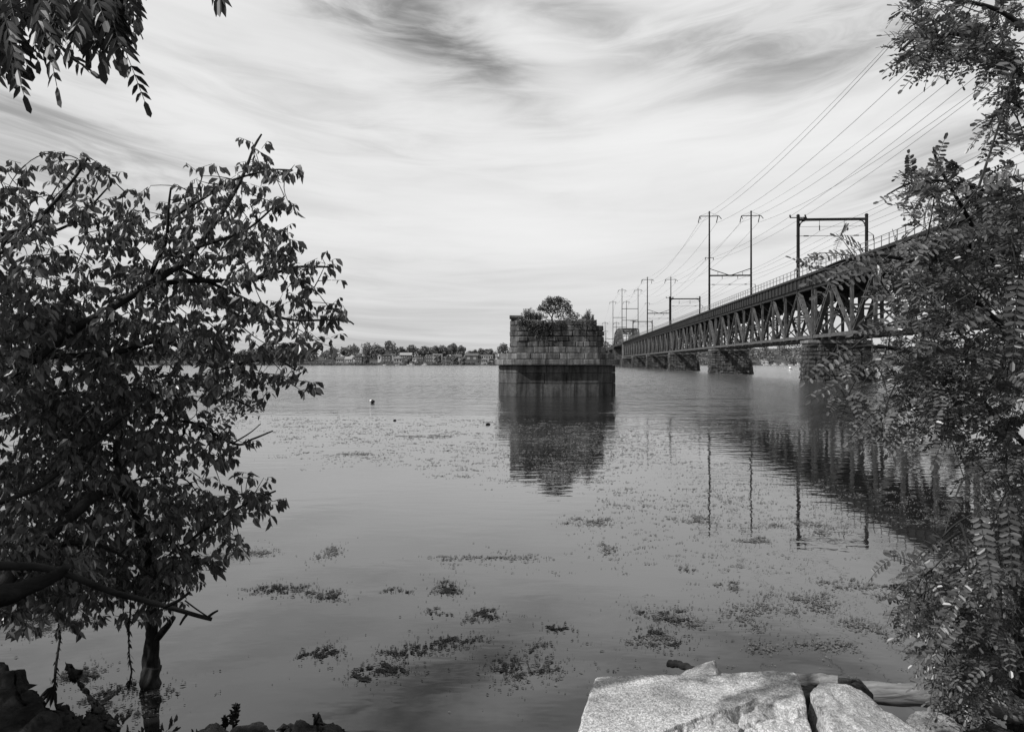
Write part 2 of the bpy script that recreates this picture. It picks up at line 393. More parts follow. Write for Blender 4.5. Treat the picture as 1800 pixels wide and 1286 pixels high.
def make_span():
    root = empty('truss_span')
    pl = SP / 10
    d = MB()                                    # track deck and its plate girders
    d.box(0.06, SP - .06, -WID - .25, .45, DZ - .32, DZ)
    d.box(0.06, SP - .06, .10, .22, TZ + .22, DZ - .33); d.box(0.06, SP - .06, -WID, -WID + .12, TZ + .22, DZ - .33)
    for y in (-2.2, -3.7, -5.7, -7.2): d.box(.06, SP - .06, y - .12, y + .12, DZ - 1.1, DZ - .33)
    for k in range(11): d.box(max(.07, k * pl - .2), min(SP - .07, k * pl + .2), -WID + .2, .05, TZ - .9, DZ - .34)
    for k in range(36):
        x = .4 + k * (SP - .8) / 35; d.box(x - .05, x + .05, .225, .34, TZ + .25, DZ - .34)
    d.build('deck', M['steel_dark'], root)
    r = MB()
    for k in range(36):
        x = 1.0 + k * (SP - 2.0) / 35; r.beam((x, .40, DZ + .002), (x, .40, DZ + 1.12), .07, .07)
    for z in (.58, 1.1): r.beam((.3, .40, DZ + z), (SP - .3, .40, DZ + z), .055, .055)
    r.build('railing', M['rail'], root)
    t = MB()
    for y in (-1.1, -1.1 - 1.435, -WID + 1.1, -WID + 1.1 + 1.435): t.box(.05, SP - .05, y - .04, y + .04, DZ + .004, DZ + .19)
    t.build('rails', M['steel'], root)
    for side, y in (('near', -.25), ('far', -TW)):
        lace = side == 'near'
        bc = MB(); bc.beam((.3, y, BZ), (SP - .3, y, BZ), .5, .42)
        for k in range(1, 10): bc.box(k * pl - .45, k * pl + .45, y - .27, y + .27, BZ - .3, BZ + .75)
        bc.build('bottom_chord', M['steel'], root)
        tcm = MB(); tcm.beam((.3, y, TZ), (SP - .3, y, TZ), .5, .42); tcm.build('top_chord', M['steel_dark'], root)
        for x0, x1 in ((.5, pl), (SP - .5, SP - pl)):
            e = MB(); laced(e, (x0, y, BZ), (x1, y, TZ), .5, .62, .12, lace); e.build('end_post', M['steel'], root)
        for k in range(11):
            x = min(max(k * pl, .55), SP - .55)
            v = MB(); laced(v, (x, y, BZ + .2), (x, y, TZ - .2), .30, .40, .08, lace); v.build('vertical_post', M['steel'], root)
        for k in range(1, 9):
            a = (k * pl, y, TZ if k % 2 else BZ); b = ((k + 1) * pl, y, BZ if k % 2 else TZ)
            g = MB(); laced(g, a, b, .28, .46, .08, lace); g.build('diagonal', M['steel'], root)
    for k in range(11):                          # sway frames between the two trusses
        x = min(max(k * pl, .5), SP - .5); b = MB()
        b.beam((x, -.4, BZ + .1), (x, -TW + .1, BZ + .1), .35, .5)
        b.beam((x, -.4, BZ + .4), (x, -TW + .1, TZ - .6), .16, .16); b.beam((x + .12, -.4, TZ - .6), (x + .12, -TW + .1, BZ + .4), .16, .16)
        b.beam((x, -.4, 9.2), (x, -TW + .1, 9.2), .2, .22)
        if k < 10:
            b.beam((x, -.5, BZ - .1), (x + pl, -TW + .2, BZ - .1), .14, .12); b.beam((x, -TW + .2, BZ - .24), (x + pl, -.5, BZ - .24), .14, .12)
        b.build('sway_frame', M['steel'], root)
    u = MB()                                     # walkway and pipes hung under the bottom chord
    u.box(.3, SP - .3, -1.6, -.55, BZ - .46, BZ - .36)
    for k in range(24):
        x = 1 + k * (SP - 2) / 23; u.beam((x, -.1, BZ - .34), (x, -TW, BZ - .34), .2, .14); u.box(x - .12, x + .12, -.2, .06, BZ - .62, BZ - .40)
    u.build('under_walkway', M['steel_dark'], root)
    return root

SPANS = [(36, 'nearest steel truss span, behind the locust leaves at the right edge'),
         (106, 'steel truss span between the locust-hidden pier and the second stone pier'),
         (176, 'steel truss span beginning at the second stone pier under the near tall H mast'),
         (246, 'steel truss span carrying the second low portal frame'),
         (316, 'steel truss span beginning under the farther tall H mast'),
         (386, 'last deck truss span, meeting the humped through truss')]
proto = make_span()
for i, (Y, lab) in enumerate(SPANS):
    o = proto if i == 0 else copy_tree(proto)
    o.location = BO(Y); o.rotation_euler = (0, 0, BA)
    tag(o, lab, 'bridge span', 'deck truss spans of the railway bridge')

def ring_block(mb, ring0, ring1, zb, zt, lens, gap, rough, rn):
    """a course of blocks round a plan outline that tapers from ring0 (bottom) to ring1 (top)"""
    n = len(ring0)
    for i in range(n):
        a0, b0, a1, b1 = Vector(ring0[i]), Vector(ring0[(i + 1) % n]), Vector(ring1[i]), Vector(ring1[(i + 1) % n])
        L = (b0 - a0).length
        if L < .05: continue
        k = max(1, round(L / (lens * rn.uniform(.85, 1.15)))); cuts = [0]
        for q in range(1, k): cuts.append((q + rn.uniform(-.18, .18)) / k)
        cuts.append(1)
        out = Vector(((b0 - a0).y, -(b0 - a0).x, 0)).normalized()
        for q in range(k):
            c0, c1 = cuts[q], cuts[q + 1]; g = gap / L / 2
            u0 = c0 + (g if q else 0); u1 = c1 - (g if q < k - 1 else 0)
            pr = rn.uniform(0, rough); e = min(.05, (u1 - u0) * L * .12) / L
            lo = [a0.lerp(b0, u0), a0.lerp(b0, u1)]; hi = [a1.lerp(b1, u0), a1.lerp(b1, u1)]
            lf = [a0.lerp(b0, u0 + e), a0.lerp(b0, u1 - e)]; hf = [a1.lerp(b1, u0 + e), a1.lerp(b1, u1 - e)]
            def at(p, z, o):
                j = rough * .45 if o > -.1 else 0
                o2 = o + rn.uniform(-j, j) * .6; return (p.x + out.x * o2, p.y + out.y * o2, z + rn.uniform(-j, j) * .6)
            zb_, zt_ = zb + gap / 2, zt - gap / 2
            ez = min(.05, (zt_ - zb_) * .14)
            inn = -.4
            mb.add([at(lo[0], zb_, 0), at(lo[1], zb_, 0), at(hi[1], zt_, 0), at(hi[0], zt_, 0),
                    at(lf[0], zb_ + ez, pr), at(lf[1], zb_ + ez, pr), at(hf[1], zt_ - ez, pr), at(hf[0], zt_ - ez, pr),
                    at(lo[0], zb_, inn), at(lo[1], zb_, inn), at(hi[1], zt_, inn), at(hi[0], zt_, inn)],
                   [(4, 5, 6, 7), (0, 1, 5, 4), (1, 2, 6, 5), (2, 3, 7, 6), (3, 0, 4, 7), (8, 9, 1, 0), (2, 1, 9, 10), (3, 2, 10, 11), (0, 3, 11, 8)], rn.random())

def prism(mb, ring0, ring1, z0, z1, t=.4):
    n = len(ring0)
    mb.add([(p[0], p[1], z0) for p in ring0] + [(p[0], p[1], z1) for p in ring1],
           [tuple(range(n))[::-1], tuple(range(n, 2 * n))] + [(i, (i + 1) % n, n + (i + 1) % n, n + i) for i in range(n)], t)

def make_pier(seed):
    rn = random.Random(seed); root = empty('bridge_pier')
    T = 1.55                                     # half thickness along the bridge
    def ring(z, extra=0.0):                      # plan at height z, counter-clockwise seen from above (x along bridge, y left)
        k = (5.0 - z) * .035 + extra; th = T + k; y0 = .9 + k; y1 = -TW - .7 - k
        return [(-th, y1, 0), (th, y1, 0), (th, y0, 0), (-th, y0, 0)]
    core, blocks = MB(), MB(); zs = [-.8 + i * .53 for i in range(12)]
    prism(core, ring(-.8, -.05), ring(5.0, -.05), -.8, 5.02)
    for i in range(11): ring_block(blocks, ring(zs[i]), ring(zs[i + 1]), zs[i], zs[i + 1], 1.0, .06, .24, rn)
    core.v += blocks.v and []; o = len(core.v)
    core.v += blocks.v; core.t += blocks.t; core.f += [tuple(i + o for i in f) for f in blocks.f]
    core.build('masonry_shaft', M['pier'], root)
    c = MB()                                     # upstream cutwater with sloping top
    y1 = -TW - .6
    for i in range(6):
        z = -.8 + i * .62; z2 = z + .62; k = 1.6 - i * .10; k2 = 1.6 - (i + 1) * .10
        r0 = [(-T - .12, y1, 0), (-.35, y1 - k, 0), (.35, y1 - k, 0), (T + .12, y1, 0)]; r1 = [(-T - .10, y1, 0), (-.35, y1 - k2, 0), (.35, y1 - k2, 0), (T + .10, y1, 0)]
        prism(c, r0, r1, z, z2 - .01); ring_block(c, r0, r1, z, z2, .9, .04, .14, rn)
    top = -.8 + 6 * .62
    c.add([(-T, y1, top), (-.3, y1 - 1.2, top), (.3, y1 - 1.2, top), (T, y1, top), (-T * .8, y1 + .1, top + .75), (T * .8, y1 + .1, top + .75)],
          [(0, 1, 4), (1, 2, 5, 4), (2, 3, 5)], .5)
    c.build('cutwater', M['pier'], root)
    cp = MB(); ring_block(cp, ring(5, .18), ring(5, .18), 5.03, 5.45, 1.6, .02, .03, rn); prism(cp, ring(5, .12), ring(5, .12), 5.04, 5.44); cp.build('pier_cap', M['pier_cap'], root)
    for y in (-.25, -TW):
        b = MB(); b.box(-.9, .9, y - .45, y + .45, 5.46, 5.60); b.box(-.65, .65, y - .35, y + .35, 5.61, 5.73); b.build('bearing', M['steel_dark'], root)
    return root
PIERS = [(36, 'stone bridge pier out of sight behind the right edge foliage'), (106, 'stone bridge pier half hidden behind drooping locust branches'),
         (176, 'stone bridge pier standing clear with lit left end, under the near H mast'), (246, 'stone bridge pier second from the right in open water'),
         (316, 'stone bridge pier third from the right in open water'), (386, 'stone bridge pier farthest out, narrowest of the row')]
pp = make_pier(3)
for i, (Y, lab) in enumerate(PIERS[1:]):
    o = pp if i == 0 else copy_tree(pp)
    o.location = BO(Y); o.rotation_euler = (0, 0, BA); tag(o, lab, 'bridge pier', 'stone piers of the railway bridge')

# the through truss beyond and its tower pier
def make_through():
    root = empty('through_truss_span', BO(456), BA)
    L = 92.0; n = 8; pl = L / n; hs = [0, 7.4, 8.4, 9.0, 9.2, 9.0, 8.4, 7.4, 0]
    d = MB(); d.box(.1, L, -WID - .2, .4, DZ - 1.3, DZ); d.build('deck', M['steel_dark'], root)
    for y in (0.2, -WID - .0):
        t = MB()
        for k in range(n):
            t.beam((k * pl, y, DZ + hs[k]), ((k + 1) * pl, y, DZ + hs[k + 1]), .6, .7)
            if k: t.beam((k * pl, y, DZ), (k * pl, y, DZ + hs[k]), .5, .5)
            a, b = (k, k + 1) if k < n / 2 else (k + 1, k)
            t.beam((a * pl, y, DZ + hs[a]), (b * pl, y, DZ), .35, .4)
            t.beam((b * pl, y, DZ + hs[b] * .98), (a * pl, y, DZ), .25, .3)
        t.build('truss', M['steel'], root)
    p = MB()
    for k in range(1, n):
        p.beam((k * pl, 0, DZ + hs[k]), (k * pl, -WID, DZ + hs[k]), .5, .5)
        p.beam((k * pl, .1, DZ + hs[k] - 1.6), (k * pl, -WID - .1, DZ + hs[k] - 1.6), .4, .4)
        for q in range(5):
            y0 = -q * WID / 5; y1 = y0 - WID / 5; z0, z1 = DZ + hs[k] - 1.6, DZ + hs[k]
            p.beam((k * pl, y0, z0 if q % 2 else z1), (k * pl, y1, z1 if q % 2 else z0), .22, .22)
        if k < n - 1: p.beam((k * pl, 0, DZ + hs[k]), ((k + 1) * pl, -WID, DZ + hs[k + 1]), .3, .3)
    p.build('portal_bracing', M['steel'], root)
    tag(root, 'humped through truss span at the far end of the bridge behind the old pier', 'bridge span')
    q = empty('tower_pier', BO(458), BA)
    c = MB(); rn = random.Random(5)
    ring = [(-2.4, -WID - 1, 0), (2.4, -WID - 1, 0), (2.4, .9, 0), (-2.4, .9, 0)]
    prism(c, ring, ring, -1, 4.9)
    for i in range(8): ring_block(c, ring, ring, -1 + i * .74, -.26 + i * .74, 1.2, .04, .1, rn)
    c.build('masonry_shaft', M['pier'], q)
    c = MB(); c.box(.4, 3.4, -WID - .6, .6, 4.95, DZ - 1.45); c.build('concrete_column', M['pier_cap'], q)
    tag(q, 'tall dark pier at the joint between deck trusses and the through truss', 'bridge pier')
    # approach beyond
    r = empty('far_viaduct', BO(548), BA)
    c = MB(); c.box(0, 420, -WID - .2, .4, DZ - 2.4, DZ); c.build('deck', M['steel_dark'], r)
    for k in range(7):
        c = MB(); x = 4 + k * 66; c.box(x - 2, x + 2, -WID - .6, .6, -1, DZ - 2.5); c.build('pier_shaft', M['pier'], r)
    tag(r, 'distant continuation of the bridge deck just right of the old pier', 'bridge')
make_through()

# ------------------------------------------------------------------ masts and wires
ZA = 36.0                                        # height of the high cross arms
def make_hmast(top=36.9, bar=(22.4,), vee=True, lower=True, base=12.6):
    root = empty('catenary_mast')
    for j, y in enumerate((0.0, -WID)):
        p = MB(); p.tube([(0, y, base), (0, y, 24), (0, y, top)], [.24, .21, .16], 10); p.tube([(0, y, top), (0, y, top + .25)], [.22, .12], 8); p.build('mast_post', M['post'], root)
        az = top - .9
        a = MB(); a.tube([(0, y - 2.2, az), (0, y + 2.2, az)], .09, 6)
        a.tube([(0, y - 2.2, az), (0, y - 2.75, az - .7)], .09, 6); a.tube([(0, y + 2.2, az), (0, y + 1.85, az - .75)], .08, 6)
        a.tube([(0, y, top), (0, y - 2.0, az + .1)], .03, 4); a.tube([(0, y, top), (0, y + 2.0, az + .1)], .03, 4)
        a.build('cross_arm', M['post'], root)
        for e in (2.2, -1.9):
            q = MB(); q.tube([(0, y + e, az - .1), (0, y + e + .3, az - 1.5)], .11, 6); q.build('insulator', M['insul'], root)
    for z in bar:
        c = MB(); c.beam((0, -.2, z), (0, -WID + .2, z), .25, .32); c.build('crossbar', M['post'], root)
    if vee:
        c = MB()
        for s in (0, 1):
            y0 = -.15 if s == 0 else -WID + .15; ym = -WID / 2 + (.35 if s == 0 else -.35)
            c.tube([(0, y0, bar[0] + 1.55), (0, ym, bar[0] + .1)], .09, 6); y2 = y0 + (ym - y0) * .42; c.tube([(0, y2, bar[0] + .15), (0, y2, bar[0] + .9)], .05, 5)
        c.build('tie_rods', M['post'], root)
        for y in (-2.9, -6.4):
            c = MB(); c.tube([(0, y, bar[0] - .16), (0, y, bar[0] - .75)], .07, 6); c.build('hanger_insulator', M['insul'], root)
        c = MB(); c.tube([(0, .3, 20.35), (0, -WID - 1.0, 20.35)], .035, 5)
        for y in (-.9, -4.6, -8.2): c.tube([(0, y - .3, 20.35), (0, y + .3, 20.35)], .09, 6)
        c.tube([(0, -WID - .9, 20.35), (0, -WID - .95, 19.7)], .08, 6); c.build('registration_arm', M['post'], root)
    if lower:
        c = MB(); c.tube([(0, .95, 26.5), (0, -.95, 26.5)], .06, 6)
        for y in (.9, -.9): c.tube([(0, y, 26.5), (0, y, 26.0)], .09, 6)
        c.build('signal_arm', M['post'], root)
    return root
def make_portal():
    root = empty('catenary_portal'); top = 23.2
    for y in (0.0, -WID):
        p = MB(); p.tube([(0, y, 12.6 if y == 0 else DZ - .3), (0, y, top)], [.24, .22], 10); p.tube([(0, y, top), (0, y, top + .22)], [.3, .14], 8); p.build('mast_post', M['post'], root)
    b = MB(); b.beam((0, -.2, top - .55), (0, -WID + .2, top - .55), .3, .34)
    b.tube([(0, 0, top - .15), (0, -1.6, top - .45)], .05, 5)
    for s in (0, 1):
        y0, sg = (0.0, -1) if s == 0 else (-WID, 1)
        pts = [(0, y0 + sg * (.2 + .75 * (1 - math.cos(a))), top - 1.55 + .85 * math.sin(a)) for a in np.linspace(0, math.pi / 2, 6)]
        b.tube(pts, .09, 6)
    b.build('portal_beam', M['post'], root)
    a = MB(); a.tube([(0, 1.15, top - .25), (0, -1.2, top - .25)], .07, 6)
    for y in (1.05, -1.05): a.tube([(0, y, top - .25), (0, y + .1, top + .15)], .12, 6)
    a.build('feeder_arm', M['post'], root)
    for y in (-2.95, -6.35):
        c = MB(); c.tube([(0, y, top - .7), (0, y, top - 1.4)], .03, 5); c.tube([(0, y, top - 1.4), (0, y, top - 2.1)], .08, 6); c.build('hanger_insulator', M['insul'], root)
    c = MB(); c.tube([(0, 0, top - 1.55), (0, -WID, top - 1.55)], .025, 4); c.tube([(0, .3, 20.35), (0, -WID - .9, 20.35)], .035, 5)
    for y in (-1.1, -8.0): c.tube([(0, y - .35, 20.35), (0, y + .35, 20.35)], .08, 6)
    c.tube([(0, -WID, 21.0), (0, -WID - .95, 20.4)], .04, 5); c.tube([(0, -WID - .95, 20.35), (0, -WID - .95, 19.6)], .08, 6)
    c.build('registration_arm', M['post'], root)
    return root
GP = 'catenary structures along the bridge'
hm = make_hmast(); hm.location = BO(182.5, 0); hm.rotation_euler = (0, 0, BA); tag(hm, 'nearest tall H-shaped catenary mast with pointed cross arms', 'catenary mast', GP)
h2 = copy_tree(hm); h2.location = BO(322.5); tag(h2, 'tall H-shaped catenary mast just left of the second low portal', 'catenary mast', GP)
pt = make_portal(); pt.location = BO(112.5); pt.rotation_euler = (0, 0, BA); tag(pt, 'nearest low catenary portal frame, beside the locust frond', 'catenary portal', GP)
p2 = copy_tree(pt); p2.location = BO(252.5); tag(p2, 'low catenary portal frame between the two tall H masts', 'catenary portal', GP)
p3 = copy_tree(pt); p3.location = BO(392.5); tag(p3, 'smallest catenary portal frame, in front of the through truss', 'catenary portal', GP)
t1 = make_hmast(46.0, (34.2, 27.4), False, False, 13); t1.location = BO(470); t1.rotation_euler = (0, 0, BA); tag(t1, 'tallest distant H mast with two crossbars, at the near end of the through truss', 'catenary mast', GP)
t2 = copy_tree(t1); t2.location = BO(562); tag(t2, 'distant H mast with two crossbars, beyond the through truss', 'catenary mast', GP)
h3 = copy_tree(hm); h3.location = BO(676); tag(h3, 'far H mast rising just right of the old pier wall', 'catenary mast', GP)
h4 = copy_tree(hm); h4.location = BO(850); tag(h4, 'farthest tiny H mast, between the old pier and the next mast', 'catenary mast', GP)

def wire(t, zs, sag, label, r=.024, xoff=0.0):
    """zs: list of (depth, height) supports"""
    mb = MB(); pts = []
    for (ya, za), (yb, zb) in zip(zs, zs[1:]):
        sg = sag * (((yb - ya) / 140.0) ** 2); n = 16
        for i in range(n + (1 if (yb, zb) == zs[-1] else 0)):
            u = i / n; p = BO(ya + (yb - ya) * u, t); pts.append((p.x, p.y, za + (zb - za) * u - 4 * sg * u * (1 - u)))
    mb.tube(pts, r, 4, cap=False)
    tag(mb.build('overhead_wire', M['wire']), label, 'wire', 'overhead wires of the railway')
hh = [(42.5, 34.4), (182.5, 34.4), (322.5, 34.4), (470, 43.5), (562, 43.5), (676, 34.4), (850, 34.4)]
wire(-2.5, hh, 3.4, 'highest wire, hung from the outer left arm ends of the tall masts')
wire(1.6, hh, 3.4, 'high wire hung from the left posts, on their right arm ends')
wire(WID - 2.5, hh, 3.4, 'high wire hung from the right posts, on their left arm ends')
wire(WID + 1.6, hh, 3.4, 'high wire hung from the outer right arm ends of the tall masts')
gg = [(42.5, 36.9), (182.5, 36.9), (322.5, 36.9), (470, 46), (562, 46)]
wire(-.02, gg, 2.6, 'thin wire strung between the tips of the left posts', .018)
wire(WID, gg, 2.6, 'thin wire strung between the tips of the right posts', .018)
ll = [(42.5, 26.0), (112.5, 23.2), (182.5, 26.0), (252.5, 23.2), (322.5, 26.0), (392.5, 23.2)]
wire(-1.0, ll, 3.0, 'lower wire on the outer ends of the small arms of the left posts', .018)
wire(.98, ll, 3.0, 'lower wire on the inner ends of the small arms of the left posts', .018)
cc = [(42.5, 21.6), (112.5, 21.0), (182.5, 21.6), (252.5, 21.0), (322.5, 21.6), (392.5, 21.0)]
for t, w_ in ((2.95, 'left'), (6.35, 'right')):
    wire(t, cc, 4.0, 'sagging carrier wire above the %s track' % w_, .018)
    wire(t, [(y, 19.75) for y, z in cc], .3, 'level contact wire above the %s track' % w_, .016)
wire(WID + .95, [(y, 19.7) for y, z in cc], 1.6, 'wire hung outside the right posts above the railing', .016)

# ------------------------------------------------------------------ the abandoned pier in the middle
def make_old_pier():
    Y0 = 59.3; k = Y0 / F; X = lambda px: (px - 900) * k; Z = lambda py: H - (py - HY) * k
    root = empty('abandoned_pier', (X(980), Y0 + 2.6, 0)); L0 = Vector(root.location); rn = random.Random(11)
    DEP = 5.4
    def oct_(xl, fl, fr, xr, yf):               # plan from pixel columns: left edge, front-left, front-right, right edge
        a, b, c, d = X(xl), X(fl), X(fr), X(xr); y = Y0 + yf; yb = Y0 + DEP - yf; c1 = (b - a) * 1.0; c2 = (d - c) * 1.0
        return [Vector(p) - Vector((L0.x, L0.y, 0)) for p in ((a, y + c1, 0), (b, y, 0), (c, y, 0), (d, y + c2, 0), (d, yb - c2, 0), (c, yb, 0), (b, yb, 0), (a, yb - c1, 0))]
    def shrink(r, s): return [(p * s) for p in r]
    b = MB()
    r0, r1 = oct_(876, 907.5, 1052, 1086, 0), oct_(875.5, 907, 1052, 1082, .02)
    zs = [-1.0, Z(674), Z(655), Z(642.2)]
    prism(b, shrink(r0, .97), shrink(r1, .97), -1, Z(641.5))
    for i in range(3):
        ring_block(b, r0, r0, zs[i], zs[i + 1], 2.2, .035, .02, rn)
    b.build('base', M['obase'], root)
    b = MB(); r = oct_(869.6, 905, 1054, 1092.7, -.52); ring_block(b, r, r, Z(641), Z(631), 1.25, .02, .03, rn); prism(b, shrink(r, .985), shrink(r, .985), Z(640.6), Z(631.3)); b.build('ledge', M['oledge'], root)
    for (pz0, pz1, a) in ((630.8, 620.3, (877, 907.5, 1052.5, 1083.6, -.08)), (620.1, 609.4, (894.8, 909, 1051, 1066.5, .22))):
        b = MB(); r = oct_(*a); ring_block(b, r, r, Z(pz0), Z(pz1), 1.0, .02, .04, rn); prism(b, shrink(r, .97), shrink(r, .97), Z(pz0) + .01, Z(pz1) - .01); b.build('stepped_course', M['oledge'], root)
    b = MB(); r = oct_(897.6, 910.5, 1050, 1062.5, .36); prism(b, shrink(r, .93), shrink(r, .93), Z(609), Z(573))
    zz = [609.2 - 9.45 * i for i in range(6)]
    for i in range(4): ring_block(b, r, r, Z(zz[i]), Z(zz[i + 1]), .85, .028, .075, rn)
    # the top course is broken: only some of its stones remain
    full = MB(); ring_block(full, r, r, Z(zz[4]), Z(zz[5]), .85, .018, .05, rn)
    keep = MB()
    for i in range(len(full.v) // 12):
        vs = full.v[i * 12:i * 12 + 12]; cx = sum(p[0] for p in vs) / 12
        if -1.0 < cx < -.2 or cx > 3.05: continue
        keep.add(vs, [tuple(f) for f in [(4, 5, 6, 7), (0, 1, 5, 4), (1, 2, 6, 5), (2, 3, 7, 6), (3, 0, 4, 7), (8, 9, 1, 0), (2, 1, 9, 10), (3, 2, 10, 11), (0, 3, 11, 8)]], rn.random())
    o = len(b.v); b.v += keep.v; b.t += keep.t; b.f += [tuple(i + o for i in f) for f in keep.f]
    b.build('ashlar_wall', M['ostone'], root)
    b = MB(); yl = Y0 + .30 - L0.y
    def bl(x0, x1, y0, y1, p0, p1): b.box(X(x0) - L0.x, X(x1) - L0.x, y0, y1, Z(p0), Z(p1), rn.random())
    bl(895.6, 917, .2 + yl, 2.6 + yl, 557.3, 553.4); bl(898, 913, .35 + yl, 2.5 + yl, 561.6, 557.4); bl(1019, 1032, .25 + yl, 1.6 + yl, 562, 559.4); bl(1033, 1051, .3 + yl, 1.5 + yl, 562.0, 561.3)
    b.build('cap_stones', M['oledge'], root)
    f = MB(); r = shrink(oct_(897.6, 910.5, 1050, 1062.5, .36), .86); prism(f, r, r, Z(573.5), Z(566)); f.build('earth_fill', M['bank'], root)
    tag(root, 'abandoned stone bridge pier standing alone in the river, plants on top', 'stone pier')
    return X, Z, Y0
OX, OZ, OY = make_old_pier()

def leaf_cloud(mb, c, rx, ry, rz, n, L, w, rn, hang=.3):
    for _ in range(n):
        while True:
            q = Vector((rn.uniform(-1, 1), rn.uniform(-1, 1), rn.uniform(-1, 1)))
            if q.length < 1: break
        p = Vector((c[0] + q.x * rx, c[1] + q.y * ry, c[2] + q.z * rz))
        d = Vector((rn.gauss(0, 1), rn.gauss(0, 1), rn.gauss(0, .7) - hang)).normalized(); nr = Vector((rn.gauss(0, .6), rn.gauss(0, .6), 1)).normalized()
        s = rn.uniform(.6, 1.3); mb.leaf(p, d, nr, L * s, w * s, rn.random())

def pier_plants():
    rn = random.Random(21); k = OY / F
    pos = lambda px, py, dy: Vector((OX(px), OY + dy, OZ(py)))
    # small tree
    root = empty('small_tree', pos(973, 563, 1.6)); L0 = Vector(root.location)
    t = MB(); base = pos(973, 564, 1.6) - L0
    limbs = [[(973, 564), (972, 556), (974, 550), (977, 544), (982, 540), (990, 541)], [(974, 550), (970, 544), (963, 537), (958, 532)], [(977, 544), (979, 536), (976, 528)], [(982, 540), (992, 536), (998, 531)], [(990, 541), (1000, 542), (1005, 545)], [(972, 556), (966, 548), (958, 541), (951, 539)]]
    for i, l in enumerate(limbs):
        t.tube([pos(a, b_, 1.6 + rn.uniform(-.2, .2)) - L0 for a, b_ in l], [.065 * (1 - .12 * j) * (1 if i == 0 else .55) for j in range(len(l))], 6)
    t.build('trunk', M['bark'], root, smooth=True)
    c = MB()
    for (px, py, rx, ry, n) in [(978, 526, 14, 6, 260), (966, 530, 12, 7, 220), (992, 530, 12, 7, 220), (957, 538, 9, 5, 130), (1001, 539, 8, 7, 150), (976, 536, 14, 6, 150), (984, 522, 8, 4, 110), (968, 523, 6, 4, 80), (951, 539, 4, 3, 40), (1005, 545, 5, 4, 60), (990, 549, 14, 5, 90), (948, 541, 3, 2, 20), (978, 544, 16, 5, 150), (964, 544, 10, 4, 80)]:
        leaf_cloud(c, pos(px, py, 1.6) - L0, rx * k * 1.1, .55, ry * k * 1.3, int(n * 2.4), .11, .06, rn)
    c.build('crown', M['leaf_top'], root)
    tag(root, 'small round-crowned tree growing on top of the abandoned stone pier', 'tree')
    # bushes, tall weeds and the hanging creeper
    def bush(name, label, cat, blobs, L=.12, w=.055, hang=.2, up=0):
        c = MB()
        for (px, py, rx, ry, n, dy) in blobs:
            if up:
                for _ in range(n):
                    p = pos(px + rn.uniform(-rx, rx), py + ry, dy + rn.uniform(-.3, .4)); h = rn.uniform(.6, 1.35) * ry * 2 * k
                    q = p + Vector((rn.gauss(0, .12) * h, rn.gauss(0, .1), h)); c.tube([p, p.lerp(q, .5) + Vector((rn.gauss(0, .02), 0, 0)), q], [.012, .010, .006], 4)
                    for u in np.linspace(.15, 1, 10):
                        for _ in range(3): c.leaf(p.lerp(q, u), Vector((rn.gauss(0, 1), rn.gauss(0, 1), .5)).normalized(), Vector((rn.gauss(0, .5), rn.gauss(0, .5), 1)).normalized(), .13, .03, rn.random())
            else: leaf_cloud(c, pos(px, py, dy), rx * k, .28, ry * k, n, L, w, rn, hang)
        b0 = pos(blobs[0][0], blobs[0][1] + blobs[0][3], blobs[0][5])
        tag(c.build(name, M['leaf_top'], loc=tuple(b0)), label, cat)
    bush('tall_weeds', 'feathery tall weeds on the pier top left of the small tree', 'weeds', [(931, 553, 9, 8, 34, 1.2), (921, 558, 5, 7, 14, 1.0), (949, 556, 7, 6, 24, 1.3), (940, 557, 12, 5, 30, .9)], up=1)
    bush('tall_weeds', 'spiky tuft of weeds near the right end of the pier top', 'weeds', [(1037, 556, 5, 8, 26, 1.2), (1030, 560, 4, 4, 10, 1.0), (1043, 560, 3, 5, 10, .9)], up=1)
    bush('leafy_bush', 'low leafy bush on the pier top right of the small tree', 'bush', [(1008, 558, 11, 7, 330, 1.2), (1017, 553, 6, 5, 120, 1.2), (994, 560, 10, 5, 170, 1.0), (1002, 551, 6, 4, 70, 1.3), (984, 556, 9, 4, 90, 1.2), (958, 555, 7, 4, 80, 1.2), (1012, 548, 3, 3, 30, 1.2)])
    bush('hanging_creeper', 'leafy creeper spilling down the upper left face of the old pier', 'creeper',
         [(935, 570, 12, 8, 420, .28), (950, 570, 13, 9, 480, .26), (962, 567, 10, 7, 300, .28), (945, 580, 9, 6, 220, .27), (922, 564, 8, 6, 200, .3), (914, 562, 6, 8, 130, .3), (958, 577, 7, 5, 110, .3), (972, 564, 9, 4, 130, .3), (944, 588, 4, 5, 50, .3), (930, 580, 4, 5, 50, .3), (984, 565, 8, 4, 90, .3), (952, 594, 3, 5, 40, .28), (968, 583, 3, 6, 50, .28), (924, 574, 4, 6, 50, .3), (912, 572, 3, 6, 40, .32)], hang=.8)
    bush('hanging_creeper', 'small creeper hanging over the top right stones of the old pier', 'creeper', [(1028, 566, 8, 5, 130, .3), (1021, 571, 3, 4, 30, .3), (1036, 563, 5, 4, 60, .3), (1010, 566, 7, 4, 80, .3), (1016, 577, 2, 5, 25, .3), (1046, 566, 4, 4, 40, .3)], hang=.8)
pier_plants()

